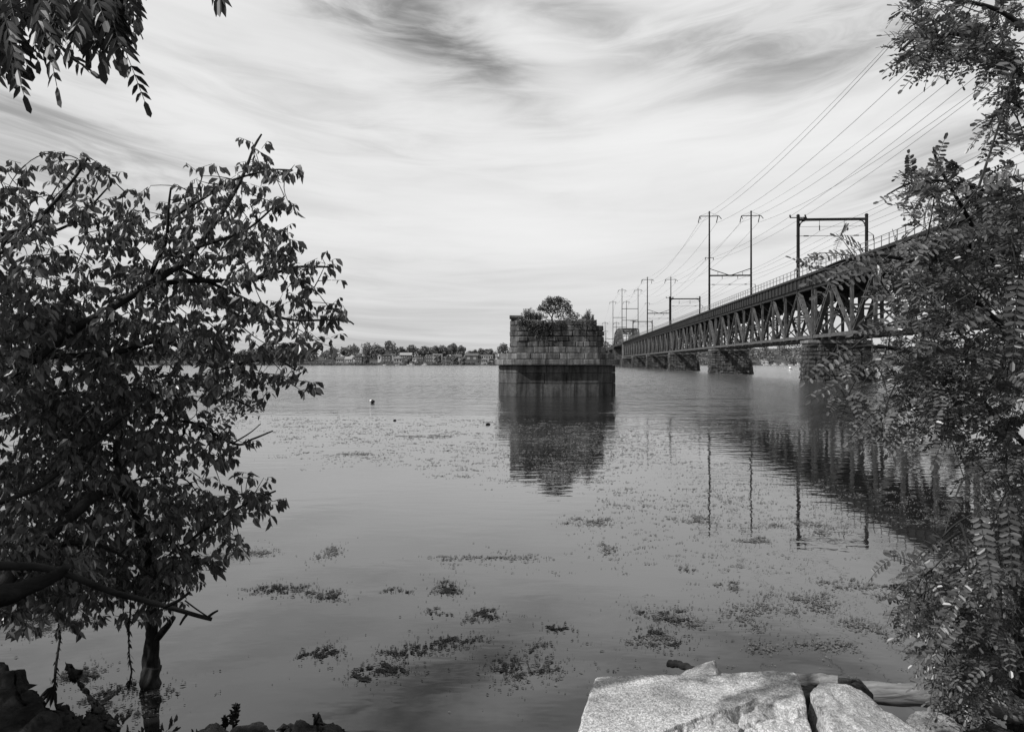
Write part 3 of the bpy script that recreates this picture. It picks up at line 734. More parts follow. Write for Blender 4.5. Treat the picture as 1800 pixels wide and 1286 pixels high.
# ------------------------------------------------------------------ far shore: trees, houses, boats
def far_crown(mb, c, rx, rz, rn, n, s):
    lobes = []
    for _ in range(7):
        a = rn.uniform(0, 6.28); lobes.append((c[0] + math.cos(a) * rx * rn.uniform(.2, .62), c[1] + math.sin(a) * rx * .4, c[2] + rn.uniform(-.45, .55) * rz, rx * rn.uniform(.34, .5), rz * rn.uniform(.34, .5)))
    lobes.append((c[0], c[1], c[2] + rz * .35, rx * .5, rz * .55)); lobes.append((c[0], c[1], c[2] - rz * .2, rx * .75, rz * .6))
    for _ in range(n):
        l = rn.choice(lobes); q = Vector((rn.gauss(0, 1), rn.gauss(0, 1), rn.gauss(0, 1))).normalized() * rn.uniform(.8, 1.05)
        p = Vector((l[0] + q.x * l[3], l[1] + q.y * l[3], l[2] + q.z * l[4]))
        nr = (q + Vector((rn.gauss(0, .6), rn.gauss(0, .6), rn.gauss(0, .6)))).normalized(); d = nr.orthogonal().normalized()
        d = (Matrix.Rotation(rn.uniform(0, 6.28), 3, nr) @ d); a = d.cross(nr); ss = s * rn.uniform(.6, 1.4)
        mb.add([p - d * ss, p + a * ss * .7, p + d * ss, p - a * ss * .7], [(0, 1, 2, 3)], rn.random())

def far_shore():
    rn = random.Random(33)
    T = [(622, 621, 18, 18, 790, 'rounded tree under the spire at the left end of the town skyline'),
         (646, 616, 14, 17, 780, 'broad crowned skyline tree just right of the spire'),
         (661, 617, 13, 16, 775, 'flat topped skyline tree between the spire and the tallest tree'),
         (683, 608, 9, 10, 790, 'tallest tree on the town skyline with a knob-like top'),
         (690, 615, 13, 17, 770, 'dark dense tree in front of the tallest skyline tree'),
         (706, 619, 7, 10, 780, 'small tree right beside the tallest skyline tree'),
         (726, 617, 14, 13, 780, 'evenly domed skyline tree in the middle of the town'),
         (742, 621, 8, 9, 785, 'low skyline tree between two domed ones'),
         (765, 618, 12, 12, 780, 'sloping crowned skyline tree left of the gappy one'),
         (779, 617, 11, 12, 782, 'bushy skyline tree beside the gappy open tree'),
         (797, 614, 12, 12, 785, 'open topped tree with sky gaps in its crown'),
         (811, 617, 9, 12, 780, 'tree ending the high stretch of the skyline'),
         (835, 620, 6, 6, 790, 'small tree in the low stretch of the skyline'),
         (845, 618, 7, 7, 785, 'pair-crowned low skyline tree near the old pier'),
         (860, 619, 9, 6, 790, 'spreading low tree left of the big tree by the pier'),
         (884, 613, 13, 12, 740, 'big round tree against the left edge of the old pier'),
         (603, 617, 8, 8, 790, 'tree peeping out beside the tips of the leaning tree'),
         (645, 631, 8, 8, 722, 'dark round bush tree by the two storey porch house'),
         (718, 632, 8, 8, 722, 'dark round tree at the shore near the moored boats'),
         (770, 631, 8, 8, 720, 'round shore tree before the white fronted block'),
         (799, 632, 9, 8, 722, 'wide shore tree in the middle of the waterfront'),
         (814, 634, 7, 7, 720, 'low dark shore tree before the brick hall')]
    for px, py, rx, ry, Y, lab in T:
        k = Y / F; c = P(px, py, Y); root = empty('shore_tree', (c.x, Y, max(0, c.z - ry * k - 3)))
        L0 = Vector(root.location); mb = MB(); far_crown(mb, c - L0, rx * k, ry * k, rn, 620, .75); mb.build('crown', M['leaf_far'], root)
        t = MB(); t.tube([(0, 0, -1), tuple(c - L0)], [.35, .2], 6); t.build('trunk', M['bark'], root)
        tag(root, lab, 'tree', 'trees of the far town shore')
    # the rest of the wooded shore reads as one mass
    mb = MB()
    for x in np.arange(-620, 60, 9):            # low growth behind the town
        px = 900 + x / 800 * F; y0 = 800 + rn.uniform(-12, 30)
        far_crown(mb, (x + rn.uniform(-4, 4), y0, (13.0 if 590 < px < 815 else 9.0) + rn.uniform(-1.2, 1.2)), 9, 6.0, rn, 300, 1.0)
    for x in np.arange(-520, 20, 5):             # shrubs along the water
        far_crown(mb, (x, 712 + rn.uniform(0, 8), rn.uniform(.8, 2.4)), rn.uniform(3, 5), rn.uniform(1.4, 2.6), rn, 90, .55)
    for x in np.arange(-700, -160, 9):           # bigger trees behind the leaning tree
        far_crown(mb, (x, 740 + rn.uniform(0, 40), 8 + rn.uniform(-1, 3)), 8, 8, rn, 260, 1.0)
    for r_ in range(6):                          # wooded hill beyond the bridge
        for x in np.arange(62, 900, 11 + r_):
            yy = 716 + r_ * 20 + rn.uniform(-7, 7); zz = 3.0 + r_ * 3.7 + rn.uniform(-1.2, 1.5)
            if r_ == 5 and x > 150: zz += 1.5
            far_crown(mb, (x + rn.uniform(-5, 5), yy, zz), rn.uniform(6, 9), rn.uniform(4.5, 6.5), rn, 170, .8)
    for x in np.arange(20, 100, 7):
        far_crown(mb, (x, 760 + rn.uniform(-10, 10), 4 + rn.uniform(-1, 2)), 6, 5, rn, 140, .8)
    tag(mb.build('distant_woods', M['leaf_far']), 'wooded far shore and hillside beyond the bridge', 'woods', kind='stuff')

    def house(px, base_py, wpx, hpx, Y, wall, roof, style, label, dpt=8.0, cat='house', nwin=3, rows=1):
        k = Y / F; c = P(px, base_py, Y); w = wpx * k; h = hpx * k
        root = empty('house' if cat == 'house' else 'town_building', (c.x, Y, c.z))
        b = MB(); b.box(-w / 2, w / 2, 0, dpt, -3, h); b.build('wall', M[wall], root)
        r = MB()
        if style == 'front':                    # gable faces the water
            g = w * .36; r.add([(-w / 2 - .4, -.5, h), (w / 2 + .4, -.5, h), (0, -.5, h + g), (-w / 2 - .4, dpt + .4, h), (w / 2 + .4, dpt + .4, h), (0, dpt + .4, h + g)], [(0, 1, 2), (3, 5, 4), (0, 2, 5, 3), (1, 4, 5, 2), (0, 3, 4, 1)])
            tri = MB(); tri.add([(-w / 2, -.53, h + .05), (w / 2, -.53, h + .05), (0, -.53, h + g - .3)], [(0, 1, 2)]); tri.build('gable', M[wall], root)
        elif style == 'side':
            g = 2.4; r.add([(-w / 2 - .5, -.5, h), (w / 2 + .5, -.5, h), (w / 2 + .5, dpt + .5, h), (-w / 2 - .5, dpt + .5, h), (-w / 2 - .5, dpt / 2, h + g), (w / 2 + .5, dpt / 2, h + g)], [(0, 1, 5, 4), (2, 3, 4, 5), (0, 4, 3), (1, 2, 5), (0, 3, 2, 1)])
        else: r.box(-w / 2 - .25, w / 2 + .25, -.3, dpt + .3, h, h + .5)
        r.build('roof', M[roof], root)
        for j in range(rows):
            for i in range(nwin):
                x = -w / 2 + w * (i + .5) / nwin; z = h * (j + .35) / rows; q = MB(); q.box(x - w / nwin * .22, x + w / nwin * .22, -.06, -.004, z, z + h / rows * .42); q.build('window', M['glass' if wall != 'brick' else 'pale'], root)
        tag(root, label, cat)
    house(597, 637, 12, 6, 735, 'pale', 'roofd', 'side', 'pale house with dark roof beside the tips of the leaning tree')
    house(612, 638, 12, 7, 725, 'white', 'roofl', 'side', 'white house with arched porch at the left of the waterfront')
    house(619, 634, 11, 7, 745, 'white', 'roofd', 'front', 'white gabled house behind the arched porch house')
    house(630, 638, 13, 11, 720, 'brick', 'roofd', 'front', 'dark two storey porch house with a pale gable edge', rows=2)
    house(640, 637, 5, 7, 728, 'pale', 'roofl', 'front', 'narrow pale annex right of the two storey porch house', nwin=1)
    house(635, 626, 7, 5, 770, 'white', 'roofd', 'front', 'small white gable high among trees above the porch house', nwin=1)
    house(667, 634, 6, 9, 735, 'white', 'roofd', 'front', 'bright white gabled house left of the brick house', nwin=1)
    house(679, 636, 15, 11, 728, 'brick', 'roofd', 'front', 'brick house with white window frames left of the boats', rows=2, nwin=3)
    house(690, 629, 10, 6, 760, 'pale', 'roofl', 'flat', 'pale flat roofed building behind the brick house', nwin=2)
    house(699, 637, 14, 7, 720, 'pale', 'roofl', 'front', 'light gabled boathouse near the shore')
    house(713, 631, 20, 7, 750, 'brick', 'roofl', 'side', 'long low building with a light roof above the shore trees', nwin=6)
    house(728, 634, 7, 4, 735, 'white', 'white', 'flat', 'small white shed under the long low building', nwin=1)
    house(738, 633, 12, 7, 745, 'brick', 'roofd', 'flat', 'dark flat building with a row of small bright windows', 8, 'building', 4)
    house(755, 637, 13, 12, 735, 'brick', 'roofl', 'flat', 'tall brick block beside the white cornered block', 8, 'building', 4, 2)
    house(769, 635, 16, 12, 730, 'pale', 'white', 'flat', 'pale block with a bright corner behind the round shore tree', 9, 'building', 3, 2)
    house(780, 632, 6, 3, 733, 'white', 'white', 'front', 'small white lean-to right of the pale block', nwin=1)
    house(805, 631, 12, 4, 745, 'pale', 'roofd', 'side', 'low house half hidden behind the wide shore tree')
    house(829, 635, 22, 10, 735, 'brick', 'roofd', 'side', 'large plain brick hall left of the old pier', 12, 'building', 2)
    house(854, 633, 24, 9, 740, 'pale', 'roofl', 'flat', 'long pale building just left of the old pier', 9, 'building', 6)
    house(851, 638, 11, 6, 718, 'pale', 'roofl', 'front', 'small gabled shelter on the shore near the old pier')
    house(864, 638, 9, 6, 719, 'brick', 'roofd', 'front', 'dark gabled boat shed nearest the old pier', nwin=1)
    house(872.5, 632, 3.4, 8, 732, 'white', 'white', 'flat', 'pair of bright white tanks beside the old pier ledge', 3, 'building', 2)
    house(1345, 640, 10, 3, 716, 'white', 'roofl', 'side', 'white cabin at the waterline beyond the clear bridge pier', 6)
    house(1405, 634, 12, 4, 735, 'pale', 'roofl', 'side', 'long pale roof among trees beyond the half hidden pier', 7)
    # spire
    c = P(622, 616, 800); root = empty('church_spire', tuple(c)); t = MB(); k = 800 / F
    t.box(-1.6, 1.6, -1.6, 1.6, -8, 5 * k); t.build('tower', M['brick'], root)
    t = MB(); t.add([(-1.9, -1.9, 5 * k), (1.9, -1.9, 5 * k), (1.9, 1.9, 5 * k), (-1.9, 1.9, 5 * k), (0, 0, 14 * k)], [(0, 1, 4), (1, 2, 4), (2, 3, 4), (3, 0, 4), (3, 2, 1, 0)]); t.build('spire_roof', M['roofd'], root)
    tag(root, 'thin church spire rising above the trees at the left of the town', 'spire')
    def boat(px, Y, ln, label, cabin=True, rot=0.0):
        c = P(px, 0, Y); root = empty('moored_boat', (c.x, Y, 0), rot)
        h = MB(); w = ln * .3; zs = .9; st = [(-.5, .8), (-.2, 1), (.2, .9), (.42, .45), (.5, .03)]; vs = []; n = len(st)
        for x, q in st: vs += [(x * ln, -w / 2 * q, zs + max(0, x) * .6), (x * ln, -w / 2 * q * .7, -.2), (x * ln, w / 2 * q * .7, -.2), (x * ln, w / 2 * q, zs + max(0, x) * .6)]
        fs = [(i * 4 + j, i * 4 + j + 1, i * 4 + j + 5, i * 4 + j + 4) for i in range(n - 1) for j in range(3)] + [(0, 3, 2, 1)] + [(i * 4 + 3, i * 4, i * 4 + 4, i * 4 + 7) for i in range(n - 1)]
        h.add(vs, fs); h.build('hull', M['white'], root)
        if cabin:
            q = MB(); q.box(-ln * .15, ln * .2, -w * .3, w * .3, zs + .01, zs + 1.5); q.box(-ln * .2, ln * .22, -w * .36, w * .36, zs + 1.52, zs + 1.65); q.build('cabin', M['white'], root)
            q = MB(); q.box(-ln * .12, ln * .17, -w * .3 - .03, -w * .3 - .004, zs + .7, zs + 1.2); q.build('cabin_window', M['glass'], root)
        tag(root, label, 'boat', 'small boats moored along the far shore')
    boat(699, 700, 3.5, 'little white boat at the shore below the boathouse', False, .6)
    boat(722, 698, 7, 'white cabin boat moored left of the single moored dome boat')
    boat(746, 699, 4.5, 'short white boat alone below the dark flat building')
    boat(676, 704, 3, 'white dinghy pulled up below the brick house', False)
    for px, ln, lab in ((1348, 6, 'white boat nearest the clear bridge pier'), (1362, 5, 'white boat second from the clear bridge pier'), (1376, 5, 'white boat in front of the wooded hill, just left of the buoy'), (1390, 4, 'white boat directly behind the white buoy'), (1403, 5, 'white boat next to the half hidden bridge pier')):
        boat(px, 697, ln, lab, ln > 4.5)
    # buoy and drifting float
    b = P(1389, 652, 250); b.z = 0; root = empty('buoy', tuple(b)); t = MB(); t.tube([(0, 0, -.4), (0, 0, .9), (0, 0, 1.25)], [.42, .42, .15], 14); t.build('body', M['float'], root)
    t = MB(); t.tube([(0, 0, .35), (0, 0, .55)], .43, 14); t.build('band', M['darkpaint'], root); tag(root, 'white can buoy floating between the two bridge piers', 'buoy')
    b = W(655, 708); root = empty('drifting_float', tuple(b)); t = MB(); t.tube([(-.13, 0, .07), (-.10, 0, .09), (0, 0, .10), (.08, 0, .08), (.13, 0, .06)], [.05, .10, .11, .08, .03], 12); t.build('body', M['darkpaint'], root, smooth=True)
    t = MB(); t.tube([(-.16, 0, .09), (-.12, 0, .11), (-.07, 0, .16), (-.05, 0, .2)], [.05, .10, .08, .02], 12); t.build('pale_end', M['float'], root, smooth=True); tag(root, 'small white and dark float drifting on open water left of the old pier', 'float')
    def chunk(px, py, s, lab):
        b = W(px, py); t = MB(); t.tube([(-s, 0, 0), (-s * .4, 0, s * .3), (s * .3, .05, s * .35), (s, 0, 0)], [s * .2, s * .45, s * .4, s * .15], 8, jit=.3); tag(t.build('driftwood_chunk', M['branch'], loc=tuple(b)), lab, 'driftwood')
        # built at origin and carried to its place
    chunk(694, 739, .07, 'dark driftwood lump floating below the white float')
    chunk(858, 746, .09, 'dark driftwood lump floating by the left end of the pier reflection')
far_shore()
for o in bpy.data.objects:
    if o.name.startswith('driftwood_chunk'):
        me = o.data; lx = Vector(o.location)
        for v in me.vertices: v.co += lx

# ------------------------------------------------------------------ floating weed
def weed_piece(mb, x, y, s, rn):
    n = rn.choice((5, 6, 7)); a0 = rn.uniform(0, 6.28); st = rn.uniform(.35, .8); ro = rn.uniform(-.5, .5)
    if rn.random() < .3: s *= rn.uniform(1.6, 3.2); st = rn.uniform(.06, .16); ro = rn.gauss(0, .7)
    vs = []; tz = min(.005, rn.uniform(0, .35) * s)
    for i in range(n):
        a = a0 + 6.283 * i / n; r = s * rn.uniform(.5, 1.1); dx, dy = math.cos(a) * r, math.sin(a) * r * st
        vs.append((x + dx * math.cos(ro) - dy * math.sin(ro), y + dx * math.sin(ro) + dy * math.cos(ro), .004 + rn.uniform(0, 1) * tz))
    vs.append((x, y, .006 + tz * 1.2 + min(.2 * s, .003))); mb.add(vs, [(i, (i + 1) % n, n) for i in range(n)], rn.random() ** 1.2)

def weed():
    rn = random.Random(5)
    MATS = [(1025, 916, 105, 16, 'long weed raft floating below the old pier reflection'), (1275, 1028, 50, 14, 'small round weed raft left of the wide weed field'),
            (478, 1036, 120, 20, 'broad weed raft beyond the tip of the dead branch'), (550, 1044, 90, 18, 'weed raft just right of the broad one beyond the dead branch'),
            (690, 1040, 50, 10, 'thin weed strip left of the pale-flecked raft'), (762, 1034, 85, 22, 'weed raft with pale flecks in the middle foreground'),
            (840, 1083, 75, 22, 'compact weed raft right below the pale-flecked raft'), (763, 1079, 45, 9, 'little weed strip beside the compact raft'),
            (976, 1103, 60, 16, 'small dense weed raft left of the twin rafts'), (752, 1140, 160, 34, 'long dark weed raft slanting down to the right in the foreground'),
            (660, 1180, 105, 30, 'ragged weed raft nearest the bottom edge'), (925, 1166, 145, 58, 'largest feathery weed raft in the middle foreground'),
            (1160, 1090, 115, 34, 'upper of the twin weed rafts beyond the granite block'), (1150, 1127, 115, 34, 'lower of the twin weed rafts beyond the granite block'),
            (1332, 1143, 60, 24, 'small weed raft beyond the pale boulder'), (1432, 1135, 110, 24, 'flat weed raft over the log, right of a small one'),
            (1330, 1078, 150, 46, 'wide weed field beyond the granite rocks'), (1440, 1056, 120, 40, 'weed field against the lower locust leaves'),
            (1495, 1028, 130, 18, 'long weed streak leading into the locust leaves'), (1200, 998, 36, 12, 'tiny weed raft under the tall mast reflection'),
            (1062, 966, 40, 16, 'tiny weed raft below the long raft'), (572, 974, 50, 22, 'round clumpy weed raft right of the hanging leaves'),
            (415, 970, 110, 20, 'weed raft under the tips of the low leafy bough'), (845, 980, 190, 6, 'hair-thin weed line in the middle water'),
            (1208, 914, 85, 16, 'weed raft crossing the nearest tall mast reflection'), (1300, 950, 85, 12, 'weed raft between two mast reflections'),
            (1400, 928, 100, 20, 'weed raft crossing the low portal reflection'), (145, 1182, 75, 38, 'weed raft left of the trunk in the water'),
            (215, 1225, 150, 46, 'dense weed around the foot of the leaning trunk'), (70, 1100, 120, 36, 'weed raft at the left edge under the dead branch'),
            (568, 1140, 70, 30, 'sparse weed scatter right of the leaning trunk'), (1535, 1105, 90, 36, 'weed raft under the lowest locust sprays'),
            (740, 766, 110, 5, 'thin far weed line left of the pier reflection'), (612, 798, 60, 7, 'small dark far weed raft in the left middle water')]
    for px, py, w, h, lab in MATS:
        mb = MB(); c = W(px, py); k = c.y / F; dpt = abs(W(px, py - h / 2).y - W(px, py + h / 2).y)
        n = int(min(2200, 130 + w * h * .52)); segs = []
        for _ in range(3 + int(w / 26)):
            a0, b0 = rn.uniform(-.45, .35), rn.gauss(0, .22); 
            for _ in range(rn.choice((2, 3, 4))):
                a1, b1 = a0 + rn.uniform(.02, .16), b0 + rn.gauss(0, .13); segs.append((a0, b0, min(a1, .5), b1)); a0, b0 = a1, b1
        for _ in range(n):
            a = rn.choice(segs); u = rn.random(); sp = rn.expovariate(1 / .085) * (1 if rn.random() < .8 else 2.2)
            ang = rn.uniform(0, 6.283); x = c.x + (a[0] + (a[2] - a[0]) * u + math.cos(ang) * sp) * w * k; y = c.y + (a[1] + (a[3] - a[1]) * u + math.sin(ang) * sp * 1.6) * dpt
            if noise.noise(Vector((x * 26, y * 16, 2.2))) < -.08: continue
            weed_piece(mb, x, y, rn.uniform(.3, 1.1) * max(.010, .0013 * c.y), rn)
        tag(mb.build('weed_raft', M['weed'], loc=tuple(c)), lab, 'floating weed', 'rafts of floating weed')
    mb = MB()
    def field(n, x0, x1, y0, y1, s0, s1, clump=True):
        i = 0
        while i < n:
            px, py = rn.uniform(x0, x1), rn.uniform(y0, y1); c = W(px, py); f = noise.noise(Vector((c.x * .16, c.y * .09, 3.3))) + .5 * noise.noise(Vector((c.x * .6, c.y * .4, 1.3)))
            if f < rn.uniform(-.25, .45): i += .3; continue
            m = rn.choice((1, 1, 2, 3, 5, 9)) if clump else 1; s = rn.uniform(s0, s1) * c.y * .00075
            for _ in range(m): weed_piece(mb, c.x + rn.gauss(0, s * 5), c.y + rn.gauss(0, s * 3.5), s * rn.uniform(.5, 1.3), rn)
            i += 1
    field(1900, 480, 1230, 735, 850, .7, 1.9); field(800, 400, 900, 720, 840, .7, 1.8); field(1100, 1050, 1500, 740, 900, .7, 1.8)
    field(1500, 1250, 1790, 770, 930, .7, 1.6); field(900, 870, 1080, 745, 850, .6, 1.5); field(800, 420, 1500, 850, 1010, .7, 1.6); field(260, 200, 1600, 1000, 1230, .8, 1.5); field(350, 900, 1080, 740, 830, .9, 1.8)
    tag(mb.build('weed_flecks', M['weed']), 'scattered flecks of duckweed over the calm water', 'floating weed', kind='stuff')
weed()

# ------------------------------------------------------------------ rocks and logs
def hull_rock(name, pts, mat, label, cuts=5, amp=.02, fq=6.0, cat='rock', bev=.02, seed=0.0):
    bm = bmesh.new(); c = sum((Vector(p) for p in pts), Vector()) / len(pts)
    for p in pts: bm.verts.new(Vector(p) - c)
    bmesh.ops.convex_hull(bm, input=bm.verts); loose = [v for v in bm.verts if not v.link_faces]; bmesh.ops.delete(bm, geom=loose, context='VERTS')
    bmesh.ops.dissolve_limit(bm, angle_limit=R(4), verts=bm.verts, edges=bm.edges)
    bmesh.ops.bevel(bm, geom=list(bm.edges), offset=bev, segments=2, profile=.6, affect='EDGES')
    bmesh.ops.triangulate(bm, faces=bm.faces)
    for _ in range(cuts):
        lim = .035 if cuts > 5 else .06
        es = [e for e in bm.edges if e.calc_length() > lim]
        if not es: break
        bmesh.ops.subdivide_edges(bm, edges=es, cuts=1); bmesh.ops.triangulate(bm, faces=[f for f in bm.faces if len(f.verts) > 3])
    bm.normal_update(); sv = Vector((seed, seed * 1.7, 0))
    for v in bm.verts:
        q = v.co * fq + sv; f = fb(q, 5); rd = 1 - abs(noise.noise(v.co * fq * .6 + sv * 2)); v.co += v.normal * amp * (f * 1.2 - max(0, rd - .86) * 5)
    me = bpy.data.meshes.new(name); bm.to_mesh(me); bm.free(); me.materials.append(mat)
    at = me.attributes.new('tone', 'FLOAT', 'POINT'); at.data.foreach_set('value', np.full(len(me.vertices), .5, dtype=np.float32))
    me.polygons.foreach_set('use_smooth', [True] * len(me.polygons))
    o = bpy.data.objects.new(name, me); COL.objects.link(o); o.location = c
    return tag(o, label, cat)

def granite_block():
    Zt = .72; Wz = lambda px, py, z: W(px, py, z)
    fl, fr = Wz(1046, 1187, Zt), Wz(1403, 1180, Zt); nr, nl = Wz(1445, 1330, Zt - .06), Wz(1000, 1330, Zt - .06)
    nx, ny = 280, 170; mb = MB(); top = []
    for j in range(ny):
        for i in range(nx):
            u, v = i / (nx - 1), j / (ny - 1)
            p = fl.lerp(fr, u).lerp(nl.lerp(nr, u), v)
            z = .007 * fb(Vector((p.x * 7, p.y * 7, 0)), 5) + .012 * fb(Vector((p.x * 2, p.y * 2, 4)), 3)
            # broken, stepped near corner: layers have spalled off along a wandering crack
            cr = float(np.interp(u, [0, .3, .43, .55, .68, .76, .84, .95, 1], [1.1, .84, .66, .55, .48, .37, .38, .50, .46])) + .035 * noise.noise(Vector((u * 14, 1.3, 0)))
            if v > cr:
                q = Vector((p.x * 4.2 + .25 * noise.noise(p * 5), p.y * 6.5 + .25 * noise.noise(p * 5 + Vector((3, 0, 0))), 1.5)); dv, pv = noise.voronoi(q)
                s = min(1, (v - cr) / .025); lev = .5 + .5 * noise.noise(pv[0] * 3.7 + Vector((9, 2, 5))); gapw = dv[1] - dv[0]
                z -= s * (.018 + .040 * lev + (.05 * max(0, 1 - gapw / .10)) + .05 * (lev - .5) * math.sin(q.x * 2)) ; z += .008 * fb(Vector((u * 30, v * 24, 9)), 5)
            if abs(v - cr) < .008: z -= .014
            ed = min(u, 1 - u) * 1.1, v * .75
            for e in ed:
                if e < .016: z -= (.016 - e) ** 2 * 45 * (1 + .8 * noise.noise(Vector((p.x * 20, p.y * 20, 3))))
            wob = .012 * noise.noise(Vector((p.x * 5, p.y * 5, 8)))
            top.append((p.x + (wob if u in (0, 1) else 0), p.y + (.02 * noise.noise(Vector((p.x * 6, 0, 2))) + (.02 if .62 < u < .98 else 0) if v < .02 else 0), p.z + z))
    fs = [(j * nx + i, (j + 1) * nx + i, (j + 1) * nx + i + 1, j * nx + i + 1) for j in range(ny - 1) for i in range(nx - 1)]
    mb.add(top, fs, .5)
    rim = [j * nx for j in range(ny)][::-1] + list(range(nx)) + [j * nx + nx - 1 for j in range(ny)] + [(ny - 1) * nx + i for i in range(nx)][::-1]
    cen = (fl + fr + nl + nr) / 4; rows = 10
    ring = []
    for r in range(rows + 1):
        for q in rim:
            p = Vector(top[q]); o = (p - cen); o.z = 0; o.normalize(); h = r / rows
            ring.append((p.x + o.x * (h * .10 + .02 * fb(Vector((p.x * 6, p.y * 6, h * 4)), 3) * (r > 0)), p.y + o.y * (h * .05 + .02 * fb(Vector((p.x * 6, p.y * 6, h * 4 + 9)), 3) * (r > 0)), p.z - h * 1.1))
    n = len(rim); mb.add(ring, [(r * n + i, r * n + (i + 1) % n, (r + 1) * n + (i + 1) % n, (r + 1) * n + i) for r in range(rows) for i in range(n)], .5)
    c = Vector((cen.x, cen.y, 0)); tag(mb.build('granite_block', M['granite'], loc=tuple(c), smooth=True), 'large pale flat-topped granite block with cracked near edge, at the bottom right', 'rock')
granite_block()

def rocks():
    # pale sloping boulder right of the block
    A = [P(1424, 1216, 4.35), P(1442, 1197, 4.5), P(1482, 1196, 4.55), P(1522, 1222, 4.5), P(1600, 1272, 4.3), P(1650, 1310, 4.1), P(1480, 1330, 3.7), P(1455, 1275, 3.9), P(1560, 1340, 3.7)]
    A += [Vector((p.x + .05, p.y + .15, -.2)) for p in A[:5]] + [Vector((p.x, p.y, -.1)) for p in A[5:]]
    hull_rock('boulder', A, M['granite'], 'pale sloping boulder leaning against the right side of the granite block', 6, .016, 6, seed=2)
    B = [P(1180, 1190, 5.05), P(1252, 1158, 5.2), P(1257, 1159, 5.22), P(1274, 1190, 5.05), P(1214, 1196, 4.8), P(1262, 1196, 4.85)]
    B += [Vector((p.x, p.y, -.2)) for p in B]
    hull_rock('wedge_rock', B, M['granite2'], 'wedge-shaped stone tilted up behind the granite block', 5, .014, 8, bev=.008, seed=5)
    C = [P(1405, 1206, 4.9), P(1410, 1224, 4.7), P(1432, 1202, 4.9), P(1440, 1215, 4.6)]; C += [Vector((p.x, p.y, 0)) for p in C]
    hull_rock('dark_stone', C, M['darkrock'], 'dark stone wedged between the granite block and pale boulder', 5, .02, 8, seed=9)
    D = [P(1474, 1192, 4.85), P(1510, 1190, 4.9), P(1524, 1206, 4.85), P(1538, 1226, 4.7), P(1480, 1205, 4.5), P(1530, 1235, 4.5)]; D += [Vector((p.x + .03, p.y + .02, -.1)) for p in D]
    hull_rock('dark_stone', D, M['darkrock'], 'dark jagged stone behind the top of the pale boulder', 6, .014, 9, bev=.012, seed=12)
    E = [P(1592, 1262, 4.75), P(1612, 1247, 4.9), P(1650, 1250, 4.95), P(1690, 1272, 4.8), P(1700, 1300, 4.4), P(1600, 1300, 4.4)]; E += [Vector((p.x, p.y, -.2)) for p in E]
    hull_rock('grey_stone', E, M['granite2'], 'grey stone under the log at the bottom right', 5, .02, 7, seed=15)
    G = [P(1700, 1280, 4.9), P(1740, 1268, 5.0), P(1790, 1285, 4.9), P(1720, 1310, 4.6)]; G += [Vector((p.x, p.y, -.3)) for p in G]
    hull_rock('dark_stone', G, M['darkrock'], 'dark low stone in the bottom right corner', 5, .02, 7, seed=18)
    I_ = [W(1566, 1206, 0), W(1605, 1206, 0), P(1584, 1197, W(1584, 1206).y + .1), P(1578, 1199, W(1584, 1206).y + .05)]; I_ += [Vector((p.x, p.y + .12, -.1)) for p in I_]
    hull_rock('stone_tip', I_, M['granite2'], 'small pointed stone tip breaking the water behind the log', 4, .008, 9, bev=.004, seed=21)
    def log(name, pts, rad, label, mat='log', jit=.10):
        n = 60; P0 = [Vector(p) for p in pts]; out = []; rr = []
        for i in range(n + 1):
            u = i / n * (len(P0) - 1); k = min(int(u), len(P0) - 2); p = P0[k].lerp(P0[k + 1], u - k); p = p + Vector((0, .01, .012)) * noise.noise(Vector((i * .13, 3, 1))) 
            out.append(p); rr.append((rad[0] + (rad[1] - rad[0]) * i / n) * (1 + .10 * noise.noise(Vector((i * .17, 9, 2)))))
        rr[0] *= .8; rr[-1] *= .8; mb = MB(); mb.tube(out, rr, 28, jit=jit); c = (P0[0] + P0[-1]) / 2
        tag(mb.build(name, M[mat], loc=tuple(c), smooth=True), label, 'driftwood log')
    log('driftwood_log', [P(1505, 1215, 5.45), P(1620, 1222, 5.4), P(1710, 1230, 5.35), P(1860, 1262, 5.2)], (.072, .078), 'long bleached log lying along the water at the bottom right')
    log('driftwood_log', [P(1285, 1193, 5.25), P(1360, 1191, 5.25), P(1440, 1195, 5.2), P(1475, 1200, 5.15)], (.04, .045), 'short bleached log behind the granite block')
    log('driftwood_log', [P(1174, 1165, 5.75), P(1195, 1167, 5.7), P(1225, 1178, 5.5)], (.026, .022), 'stub of dark log poking out left of the wedge stone', 'branch')
    # dark shore of roots and stones along the bottom left
    def lump(pts, label, name='mossy_stone', mat='darkrock', amp=.05, fq=4, seed=0, cuts=6, cat='rock'):
        q = list(pts) + [Vector((p.x * 1.0, p.y - .1, -.3)) for p in pts]; hull_rock(name, q, M[mat], label, cuts, amp, fq, cat, .04, seed)
    lump([P(-60, 1150, 4.6), P(4, 1172, 4.6), P(30, 1196, 4.5), P(60, 1224, 4.5), P(95, 1262, 4.3), P(120, 1300, 4.1), P(-60, 1320, 3.9), P(20, 1200, 4.9), P(-40, 1160, 5.0)], 'large dark gnarled root rising at the bottom left corner', 'gnarled_root', 'root', .07, 4, 3, 7, 'root')
    lump([P(60, 1248, 4.5), P(100, 1240, 4.6), P(130, 1258, 4.5), P(150, 1275, 4.3), P(130, 1300, 4.1), P(50, 1290, 4.2)], 'dark knobbly root stump left of the bottom trunk', 'gnarled_root', 'root', .06, 6, 6, 7, 'root')
    lump([P(140, 1252, 4.5), P(172, 1246, 4.6), P(186, 1262, 4.5), P(204, 1288, 4.4), P(130, 1300, 4.1)], 'rounded dark root knob beside the trunk reflection', 'gnarled_root', 'root', .05, 7, 9, 7, 'root')
